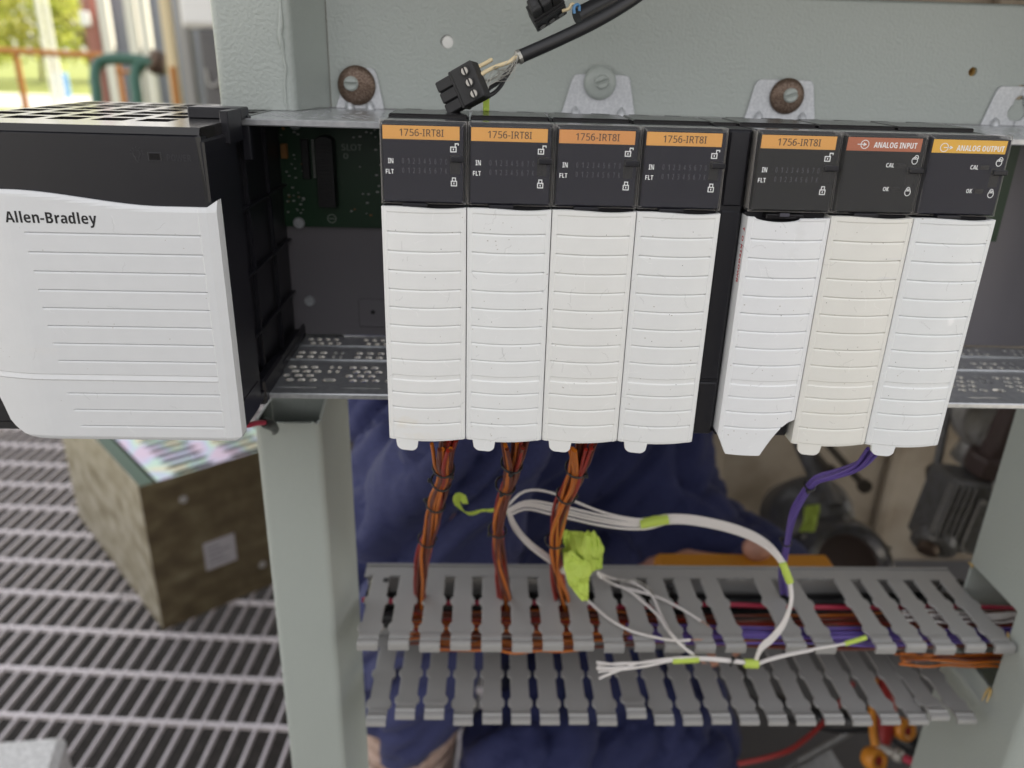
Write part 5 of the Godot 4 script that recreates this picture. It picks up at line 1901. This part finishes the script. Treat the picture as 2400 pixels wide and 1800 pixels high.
	tube(st, curve([V(468.0, -534.6, -313.0), V(462.4, -552.1, -295.2), V(456.7, -564.9, -279.3), V(450.2, -575.3, -264.5), V(448.4, -581.7, -259.7)], 12), PackedFloat32Array([9, 10, 11, 12, 12.5, 13, 13, 12.5, 12, 10.5, 9, 7, 5]), 12)
	obj("grip", st, M.handle_red, t)
	st = mb()
	tube(st, curve([V(451.3, -527.8, -305.6), V(446.9, -550.5, -287.8), V(442.3, -563.1, -271.9), V(441.2, -572.7, -259.4)], 10), 4.2, 8)
	obj("edge", st, M.handle_orange, t)
	for p in [[V(475.0, -561.4, -269.3), 11.0], [V(441.1, -582.1, -251.1), 11.5]]:
		st = mb()
		lathe(st, p[0], V(0.3, 0.5, 0.9), [[0, -12], [p[1] * 0.9, -12], [p[1], -9], [p[1], 2], [p[1] * 0.8, 4], [p[1] * 0.45, 3.4], [p[1] * 0.42, 0]], 24, true)
		var ringo := obj("orange_ring", st, M.handle_orange, t)
		st = mb()
		lathe(st, p[0], V(0.3, 0.5, 0.9), [[p[1] * 0.44, 0], [p[1] * 0.4, 2.0], [0, 2.2]], 16)
		obj("core", st, M.handle_red, ringo)
	t = thing("grey_rod", "grey rod with a collar and a red tip, low at the right", "rod", V(454.5, -568.8, -245.3))
	st = mb()
	bar(st, V(441.5, -574.3, -265.2), V(459.7, -573.6, -248.6), 4.2, 12)
	lathe(st, V(456.8, -572.9, -250.1), V(466.2, -571.5, -241.6) - V(456.8, -572.9, -250.1), [[4, -2], [6.5, 0], [6.5, 6], [4, 8]], 16)
	obj("rod", st, M.machine_light, t)
	st = mb()
	bar(st, V(460.7, -571.9, -246.0), V(469.3, -571.4, -239.4), 4.0, 12)
	obj("tip", st, M.wire_crimson, t)
	t = thing("red_cable", "thin red cable hanging in a loop below the duct", "cable", V(396.2, -668.4, -336.2))
	st = mb()
	tube(st, curve([V(482.0, -611.6, -389.0), V(452.9, -638.1, -368.3), V(424.3, -654.0, -352.0), V(396.1, -663.0, -338.4), V(367.0, -672.8, -335.5), V(341.2, -687.1, -341.3)], 24), 3.0, 8)
	obj("sheath", st, M.handle_red, t)
	t = thing("black_hose", "black hose curving behind the red lever", "hose", V(459.1, -653.2, -340.2))
	st = mb()
	tube(st, curve([V(552.5, -640.1, -299.0), V(510.3, -617.6, -309.8), V(497.7, -629.7, -348.5), V(457.5, -654.1, -372.4), V(403.1, -659.6, -404.5), V(346.4, -632.2, -439.5)], 24), 13.0, 12)
	obj("sheath", st, M.cable_black, t)
	t = thing("floor_bracket", "dark angled bracket on the floor behind the red cable", "bracket", V(500.3, -793.4, -443.3))
	var q: Vector3 = V(500.2, -788.1, -445.5)
	X = Transform3D(Basis(Vector3.UP, 0.5) * Basis(Vector3.RIGHT, 0.5), q)
	st = mb()
	box(st, V(-70, -60, -12), V(60, 40, -4), 2)
	box(st, V(-70, -60, -4), V(60, -52, 60), 2)
	obj("plate", st, M.machine, t)
	X = Transform3D()

# ------------------------------------------------------------------ on the floor
func floor_things():
	var a := V(-547, -943, -869)
	var bdir := (V(-395, -943, -998) - a).normalized()
	var cdir := (V(-920, -943, -1298) - a).normalized()
	var h := 308.0
	var lb := 268.0
	var lc := 520.0
	var t := thing("steel_box", "stained old steel box with an iridescent slotted top", "box", a)
	X = Transform3D(Basis(bdir, Vector3.UP, -cdir), a)
	if bdir.cross(Vector3.UP).dot(-cdir) < 0.0:
		X = Transform3D(Basis(bdir, Vector3.UP, bdir.cross(Vector3.UP)), a)
	var kz := -1.0 if X.basis.z.dot(cdir) < 0.0 else 1.0
	# local frame: x along the dark front, y up, z*kz away along the pale side
	var z1 := kz * lc
	var st := mb()
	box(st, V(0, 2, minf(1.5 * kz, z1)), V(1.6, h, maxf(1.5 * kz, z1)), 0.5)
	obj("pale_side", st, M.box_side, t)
	st = mb()
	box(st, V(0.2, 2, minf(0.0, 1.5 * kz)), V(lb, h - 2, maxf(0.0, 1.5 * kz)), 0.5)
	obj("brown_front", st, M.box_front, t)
	st = mb()
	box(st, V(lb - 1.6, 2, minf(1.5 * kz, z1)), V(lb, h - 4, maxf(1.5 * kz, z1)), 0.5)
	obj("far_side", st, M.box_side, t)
	st = mb()
	box(st, V(1.6, 2, minf(z1 - 1.6 * kz, z1)), V(lb - 1.6, h - 4, maxf(z1 - 1.6 * kz, z1)), 0.5)
	obj("back_side", st, M.box_side, t)
	st = mb()
	box(st, V(1.6, 2, minf(1.6 * kz, z1 - 1.6 * kz)), V(lb - 1.6, 4, maxf(1.6 * kz, z1 - 1.6 * kz)), 0.4)
	obj("bottom", st, M.box_side, t)
	# slotted top, let in a little from the pale side
	st = mb()
	var x0 := 34.0
	var zs := []
	for i in 19:
		zs.append(6.0 + i * 27.0)
	for i in 18:
		for k in 2:
			var xa := x0 + 14.0 + k * 106.0
			var za := minf(kz * zs[i], kz * zs[i + 1])
			var zb := maxf(kz * zs[i], kz * zs[i + 1])
			cell(st, xa, xa + 106.0, za, zb, h - 8, h - 6.4, xa + 53.0, (za + zb) * 0.5, 43.0, 7.0, 16, 12.0)
	slab(st, x0, x0 + 14, minf(kz * 6.0, kz * 492.0), maxf(kz * 6.0, kz * 492.0), h - 8, h - 6.4)
	slab(st, x0, lb - 2, minf(kz * 1.6, kz * 6.0), maxf(kz * 1.6, kz * 6.0), h - 8, h - 6.4)
	obj("slotted_top", st, M.rainbow, t)
	st = mb()
	box(st, V(4, h - 11, minf(kz * 12, kz * 492)), V(30, h - 9.5, maxf(kz * 12, kz * 492)), 0.3)
	obj("green_board", st, M.board_green, t)
	for p in [V(70, h - 52, 0), V(200, 58, 0), V(232, 140, 0)]:
		st = mb()
		lathe(st, p, V(0, 0, -kz), [[7.5, 0], [7.0, 1.6], [3, 2.4], [0, 2.4]], 18)
		obj("rivet", st, M.machine_light, t)
	st = mb()
	box(st, V(92, 92, minf(-0.4 * kz, 0)), V(152, 152, maxf(-0.4 * kz, 0)), 0.1)
	var lab := obj("sticker", st, M.sticker, t)
	st = mb()
	for k in 4:
		box(st, V(98, 104 + k * 11, minf(-0.7 * kz, -0.4 * kz)), V(98 + [38, 30, 44, 24][k], 106 + k * 11, maxf(-0.7 * kz, -0.4 * kz)), 0.05)
	obj("print_line", st, M.faint, lab)
	X = Transform3D()
	# pale speckled block at the lower left
	t = thing("stone_block", "pale speckled block with a rounded corner at the lower left", "block", V(-560, -943, -440))
	X = Transform3D(Basis(Vector3.UP, 0.12), V(-500, -780, -476))
	st = mb()
	var poly := PackedVector2Array()
	for p in [[-260, 140], [-260, 0]]:
		poly.append(Vector2(p[0], p[1]))
	for k in 9:
		var an := PI / 2 - PI / 2 * k / 8.0
		poly.append(Vector2(-16 + 16 * cos(an), -16 + 16 * sin(an)))
	poly.append(Vector2(14, -150))
	poly.append(Vector2(-260, -150))
	X = X * Transform3D(Basis(Vector3.RIGHT, -PI / 2), Vector3.ZERO)
	poly.remove_at(0)
	prism(st, poly, -150, 0, 9.0)
	X = Transform3D()
	obj("block", st, M.concrete, t)
	# scraps on the grating by the steel box
	for p in [[V(-663.7, -941.0, -965.4), 0], [V(-674.9, -941.0, -945.6), 1], [V(-648.3, -941.0, -936.8), 2]]:
		t = thing("plastic_scrap", ["curled clear plastic scrap on the grating, nearest the steel box", "small plastic scrap on the grating, left of the curled one", "small plastic scrap on the grating, below the curled one"][p[1]], "scrap", p[0], "plastic scraps on the grating")
		st = mb()
		var c: Vector3 = p[0]
		tube(st, curve([c + V(-9, 0, 4), c + V(-2, 4, 0), c + V(5, 7, -5), c + V(10, 2, -12), c + V(5, 0, -16)], 10), PackedFloat32Array([0.8, 1.6, 2.2, 2.6, 2.6, 2.4, 2.2, 2.0, 1.6, 1.2, 0.6]), 6)
		obj("curl", st, M.sticker, t)

# ------------------------------------------------------------------ the worker
func cap_field(bones: Array, cell_mm: float, k: float, grow: float) -> Array:
	# smooth union of tapered capsules on a grid; returns [values, origin, dims]
	var lo := Vector3.ONE * 1e9
	var hi := -lo
	for b in bones:
		for e in 2:
			var r: float = b[2 + e] + grow + k
			lo = lo.min(b[e] - Vector3.ONE * r)
			hi = hi.max(b[e] + Vector3.ONE * r)
	lo -= Vector3.ONE * cell_mm * 2.0
	var n := Vector3i(((hi - lo) / cell_mm).ceil()) + Vector3i(3, 3, 3)
	var g := PackedFloat32Array()
	g.resize(n.x * n.y * n.z)
	g.fill(1e3)
	for b in bones:
		var a: Vector3 = b[0]
		var c: Vector3 = b[1]
		var ra: float = b[2] + grow
		var rb: float = b[3] + grow
		var rm := maxf(ra, rb) + k + cell_mm * 2.0
		var bl := Vector3i(((a.min(c) - Vector3.ONE * rm - lo) / cell_mm).floor()).clamp(Vector3i.ZERO, n - Vector3i.ONE)
		var bh := Vector3i(((a.max(c) + Vector3.ONE * rm - lo) / cell_mm).ceil()).clamp(Vector3i.ZERO, n - Vector3i.ONE)
		var d := c - a
		var l2 := maxf(d.length_squared(), 1e-6)
		for z in range(bl.z, bh.z + 1):
			for y in range(bl.y, bh.y + 1):
				var at := (z * n.y + y) * n.x
				for x in range(bl.x, bh.x + 1):
					var p := lo + Vector3(x, y, z) * cell_mm
					var t := clampf((p - a).dot(d) / l2, 0.0, 1.0)
					var v := p.distance_to(a + d * t) - lerpf(ra, rb, t)
					var o := g[at + x]
					var h := maxf(k - absf(o - v), 0.0)
					g[at + x] = minf(o, v) - h * h / (4.0 * k)
	return [g, lo, n]

func nets(st: SurfaceTool, f: Array, cell_mm: float, push: Callable):
	var g: PackedFloat32Array = f[0]
	var lo: Vector3 = f[1]
	var n: Vector3i = f[2]
	var idx := {}
	var vs := PackedVector3Array()
	var sx := 1
	var sy := n.x
	var sz := n.x * n.y
	var corner := [0, sx, sy, sx + sy, sz, sx + sz, sy + sz, sx + sy + sz]
	var edges := [[0, 1], [2, 3], [4, 5], [6, 7], [0, 2], [1, 3], [4, 6], [5, 7], [0, 4], [1, 5], [2, 6], [3, 7]]
	var off := [Vector3(0, 0, 0), Vector3(1, 0, 0), Vector3(0, 1, 0), Vector3(1, 1, 0), Vector3(0, 0, 1), Vector3(1, 0, 1), Vector3(0, 1, 1), Vector3(1, 1, 1)]
	for z in n.z - 1:
		for y in n.y - 1:
			var row := z * sz + y * sy
			for x in n.x - 1:
				var i := row + x
				var v0 := g[i]
				if absf(v0) > cell_mm * 2.0:
					continue
				var inside := 0
				for c in corner:
					if g[i + c] < 0.0:
						inside += 1
				if inside == 0 or inside == 8:
					continue
				var s := Vector3.ZERO
				var m := 0
				for e in edges:
					var a := g[i + corner[e[0]]]
					var b := g[i + corner[e[1]]]
					if (a < 0.0) != (b < 0.0):
						s += (off[e[0]] as Vector3).lerp(off[e[1]], a / (a - b))
						m += 1
				idx[i] = vs.size()
				vs.append(lo + (Vector3(x, y, z) + s / m) * cell_mm)
	for i in vs.size():
		var p := (vs[i] - lo) / cell_mm
		var q := Vector3i(p)
		var b := q.z * sz + q.y * sy + q.x
		var nn := Vector3(g[b + sx] - g[b], g[b + sy] - g[b], g[b + sz] - g[b]).normalized()
		vs[i] = push.call(vs[i], nn)
	st.set_smooth_group(9)
	for i in idx:
		for ax in 3:
			var s: int = [sx, sy, sz][ax]
			var u: int = [sy, sz, sx][ax]
			var w: int = [sz, sx, sy][ax]
			if (g[i] < 0.0) == (g[i + s] < 0.0):
				continue
			if not (idx.has(i - u) and idx.has(i - w) and idx.has(i - u - w)):
				continue
			var q := [vs[idx[i]], vs[idx[i - u]], vs[idx[i - u - w]], vs[idx[i - w]]]
			if g[i] < 0.0:
				quad(st, q[0], q[1], q[2], q[3])
			else:
				quad(st, q[3], q[2], q[1], q[0])
	st.set_smooth_group(-1)

func hand_bones(wrist: Vector3, fwd: Vector3, palm_n: Vector3, thumb_side: float, curl: float) -> Array:
	fwd = fwd.normalized()
	var side := fwd.cross(palm_n).normalized() * thumb_side
	palm_n = side.cross(fwd).normalized() * thumb_side
	var out := []
	for k in 4:
		var s := (1.5 - k) * 19.0
		out.append([wrist + fwd * 12 + side * s * 0.6, wrist + fwd * 88 + side * s, 15.0, 11.5])
		var p := wrist + fwd * 90 + side * s
		var d := fwd
		var ls: Array = [[42, 26, 21], [46, 30, 23], [43, 28, 22], [34, 21, 19]][k]
		for j in 3:
			d = d.rotated(side, curl * [0.55, 0.85, 0.6][j] * -thumb_side).normalized()
			var e: Vector3 = p + d * ls[j]
			out.append([p, e, [9.8, 8.9, 8.0][j], [8.9, 8.0, 6.8][j]])
			p = e
	var tb := wrist + fwd * 22 + side * 26
	var td := (fwd * 0.75 + side * 0.75 + palm_n * 0.25).normalized()
	var t1 := tb + td * 44
	var t2 := t1 + (td * 0.8 + fwd * 0.4).normalized() * 34
	var t3 := t2 + (td * 0.6 + fwd * 0.5 + palm_n * 0.15).normalized() * 27
	out.append([wrist + fwd * 6 + side * 12, tb, 17.0, 15.0])
	out.append([tb, t1, 15.0, 11.5])
	out.append([t1, t2, 11.0, 10.0])
	out.append([t2, t3, 10.2, 8.4])
	return out

func person():
	var t := thing("person", "person in navy blue coveralls and pale leather boots, squatting behind the duct", "person", V(120, -943, -560))
	# joints: the worker squats facing the rack, head hidden behind the back panel
	var hip := V(130, -700, -750)
	var hl := V(50, -710, -740)
	var hr := V(225, -720, -740)
	var kl := V(-25, -465, -400)
	var kr := V(125, -795, -430)
	var al := V(-64, -850, -480)
	var ar := V(345, -885, -640)
	var waist := V(100, -540, -700)
	var chest := V(92, -330, -590)
	var neck := V(110, -165, -520)
	var head := V(118, -45, -475)
	var sl := V(-60, -230, -560)
	var sr := V(225, -225, -575)
	var el := V(-10, -395, -340)
	var er := V(262, -462, -500)
	var wl := V(70, -175, -275)
	var wr := V(346, -446, -345)
	var cloth := [[hip, waist, 145.0, 140.0], [waist, chest, 140.0, 148.0], [chest, neck + V(0, -30, 0), 130.0, 70.0], [hl, kl, 98.0, 70.0], [hr, kr, 105.0, 88.0], [hr + V(40, 0, 40), V(290, -800, -470), 100.0, 84.0], [hl, hr, 110.0, 110.0], [kl, kl.lerp(al, 0.55), 70.0, 66.0], [kr, ar, 84.0, 60.0], [V(290, -800, -470), ar, 84.0, 60.0], [chest + V(0, 60, 10), sl, 95.0, 74.0], [chest + V(0, 60, 10), sr, 95.0, 74.0], [sl, el, 70.0, 58.0], [sr, er, 66.0, 56.0], [el, wl, 56.0, 48.0], [er, wr, 56.0, 44.0]]
	var fold := FastNoiseLite.new()
	fold.seed = 4
	fold.noise_type = FastNoiseLite.TYPE_SIMPLEX_SMOOTH
	fold.fractal_type = FastNoiseLite.FRACTAL_NONE
	fold.frequency = 0.013
	var dir := Basis(Vector3.BACK, deg_to_rad(-52))
	var st := mb()
	nets(st, cap_field(cloth, 9.0, 65.0, 2.0), 9.0, func(p: Vector3, nn: Vector3) -> Vector3:
		var q := dir * p
		var n := fold.get_noise_3d(q.x * 0.2, q.y * 1.1, q.z * 0.6)
		var n2 := fold.get_noise_3d(q.x * 0.35 + 500.0, q.y * 1.9, q.z * 1.2)
		var f := n * 14.0 - 22.0 * exp(-pow(n / 0.2, 2.0)) * 1.7 - 14.0 * exp(-pow(n2 / 0.2, 2.0)) + 17.0
		var w := clampf((170.0 - p.x) / 200.0, 0.45, 1.0)
		return p + nn * (f * w))
	obj("coverall", st, M.cloth, t)
	for e in [[wr, er, 45.0], [wl, el, 46.0]]:
		var d: Vector3 = (e[1] - e[0]).normalized()
		st = mb()
		lathe(st, e[0] + d * 6.0, d, [[e[2], 0], [e[2] + 3.0, 3], [e[2] + 4.0, 24], [e[2] + 1.0, 27]], 20, true)
		obj("cuff", st, M.cloth, t)
	# boots under the trouser legs
	for p in [[al, kl], [ar, kr]]:
		var a: Vector3 = p[0]
		st = mb()
		var toe := V(a.x + (a.x - 130.0) * 0.12, -905, a.z + (175.0 if p[1] == kl else 160.0))
		nets(st, cap_field([[a.lerp(p[1], 0.40) if p[1] == kl else a, a, 68.0, 58.0], [a, V(a.x, -890, a.z - 20), 54.0, 46.0], [V(a.x, -885, a.z + 10), V(a.x, -900, a.z + 90), 52.0, 46.0], [V(a.x, -900, a.z + 90), toe, 47.0, 36.0]], 9.0, 26.0, 0.0), 9.0, func(q: Vector3, nn: Vector3) -> Vector3:
			return V(q.x, maxf(q.y, -932.0), q.z) + nn * sin(q.y * 0.11) * 1.2)
		var boot := obj("boot", st, M.leather, t)
		st = mb()
		var out := PackedVector2Array()
		for k in 20:
			var an := TAU * k / 20.0
			var lz := 150.0 if sin(an) > 0.0 else 95.0
			out.append(Vector2(a.x + (toe.x - a.x) * 0.5 * maxf(0.0, sin(an)) + 50.0 * cos(an), -(a.z + 30.0 + lz * sin(an))))
		X = Transform3D(Basis(Vector3.RIGHT, -PI / 2), Vector3.ZERO)
		prism(st, out, -942.4, -922, 3.0)
		X = Transform3D()
		obj("sole", st, M.sole, boot)
		st = mb()
		for k in 4:
			var sa: Vector3 = a.lerp(kl, 0.07 + k * 0.075) if p[1] == kl else a
			lathe(st, sa, kl - al, [[66.0, 0], [70.0, 2], [70.0, 6], [66.0, 8]], 24, true)
		obj("shaft_seam", st, M.leather, boot)
	# the body: head, neck, trunk, limbs and hands in one surface
	var body := [[hip, waist, 118.0, 112.0], [waist, chest, 112.0, 115.0], [chest, neck, 100.0, 56.0], [neck, head + V(0, -40, 20), 54.0, 52.0], [hl, kl, 76.0, 52.0], [hr, kr, 78.0, 60.0], [hl, hr, 90.0, 90.0], [kl, al, 50.0, 38.0], [kr, ar, 50.0, 38.0], [chest + V(0, 60, 10), sl, 74.0, 52.0], [chest + V(0, 60, 10), sr, 74.0, 52.0], [sl, el, 46.0, 38.0], [sr, er, 46.0, 38.0], [el, wl, 38.0, 27.0], [er, wr, 38.0, 27.0], [al, al + V(0, -36, 60), 36.0, 30.0], [ar, ar + V(0, -36, 60), 36.0, 30.0]]
	st = mb()
	var keep := func(p: Vector3, _n: Vector3) -> Vector3: return p
	nets(st, cap_field(body, 15.0, 30.0, 0.0), 15.0, keep)
	var hd := [[head + V(0, 34, -20), head + V(0, 20, 10), 82.0, 80.0], [head + V(0, -40, 28), head + V(0, -72, 46), 58.0, 36.0], [head + V(0, 20, 20), head + V(0, -50, 34), 66.0, 48.0], [head + V(0, 6, 92), head + V(0, -26, 108), 9.0, 13.0], [head + V(-14, -30, 92), head + V(14, -30, 92), 8.0, 8.0], [head + V(-22, -52, 80), head + V(22, -52, 80), 7.0, 7.0], [head + V(-20, -60, 78), head + V(20, -60, 78), 7.5, 7.5], [head + V(-80, 4, 0), head + V(-84, -26, -4), 11.0, 9.0], [head + V(80, 4, 0), head + V(84, -26, -4), 11.0, 9.0], [head + V(-44, 26, 76), head + V(44, 26, 76), 12.0, 12.0], [neck, head + V(0, -40, -6), 56.0, 56.0]]
	nets(st, cap_field(hd, 5.0, 12.0, 0.0), 5.0, keep)
	var hands := hand_bones(wr, V(-0.95, 0.12, 0.12), V(0.1, 0.75, 0.4), -1.0, 0.8)
	hands.append([wr, wr + (er - wr).normalized() * 60, 27.0, 30.0])
	hands.append([V(330, -424, -325), V(304, -368, -288), 15.0, 12.5])
	hands.append([V(304, -368, -288), V(287, -345, -270), 12.0, 10.0])
	nets(st, cap_field(hands, 3.4, 6.0, 0.0), 3.4, keep)
	var hands2 := hand_bones(wl, V(0.25, 0.9, 0.3), V(0.2, -0.3, 0.9), -1.0, 0.5)
	hands2.append([wl, wl + (el - wl).normalized() * 60, 27.0, 30.0])
	nets(st, cap_field(hands2, 4.0, 6.0, 0.0), 4.0, keep)
	var b := obj("body", st, M.skin, t)
	for s in [-1.0, 1.0]:
		st = mb()
		lathe(st, head + V(32.0 * s, 10, 70), V(0, 0, 1), [[12, 0], [11, 6], [7, 10], [0, 12]], 16, true)
		obj("eye", st, M.eye, b)
	st = mb()
	nets(st, cap_field([[head + V(0, 52, -24), head + V(0, 42, 8), 84.0, 80.0], [head + V(0, 0, -60), head + V(0, 40, -40), 60.0, 70.0]], 7.0, 20.0, 0.0), 7.0, keep)
	obj("hair", st, M.hair, t)
	# the meter in the worker's hand
	var m := thing("hand_meter", "handheld meter in an orange rubber case, held by the worker behind the duct", "meter", V(280, -440, -262))
	st = mb()
	box(st, V(200, -438, -280), V(361, -356.0, -252), 4)
	obj("rubber_case", st, M.meter_orange, m)
	st = mb()
	box(st, V(212, -430, -282), V(350, -362, -279), 2)
	obj("face", st, M.meter_grey, m)
	st = mb()
	lathe(st, V(262, -400, -282), V(0, 0, -1), [[16, 0], [15, 5], [0, 5]], 20)
	obj("dial", st, M.black, m)
	st = mb()
	box(st, V(292, -420, -283), V(340, -378, -281.6), 0.6)
	obj("screen", st, M.black_gloss, m)

# unseen cabinets added behind the camera to darken the module window reflections
func opposite():
	for k in 3:
		var x := -700.0 + k * 820.0
		var t := thing("added_cabinet", ["added unseen cabinet behind the camera, darkening the left module windows", "added unseen cabinet behind the camera, darkening the middle module windows", "added unseen cabinet behind the camera, darkening the right module windows"][k], "cabinet", V(x, -943, 1500), "added cabinets behind the camera")
		var st := mb()
		box(st, V(x - 400, -943, 1420), V(x + 400, 120, 2000), 8)
		obj("case", st, M.cabinet_dark, t)
		st = mb()
		box(st, V(x - 380, -840, 1402), V(x + 380, 100, 1420), 4)
		obj("door", st, M.cabinet_dark, t)
		st = mb()
		box(st, V(x + 320, -200, 1380), V(x + 345, -40, 1402), 4)
		obj("handle", st, M.black, t)
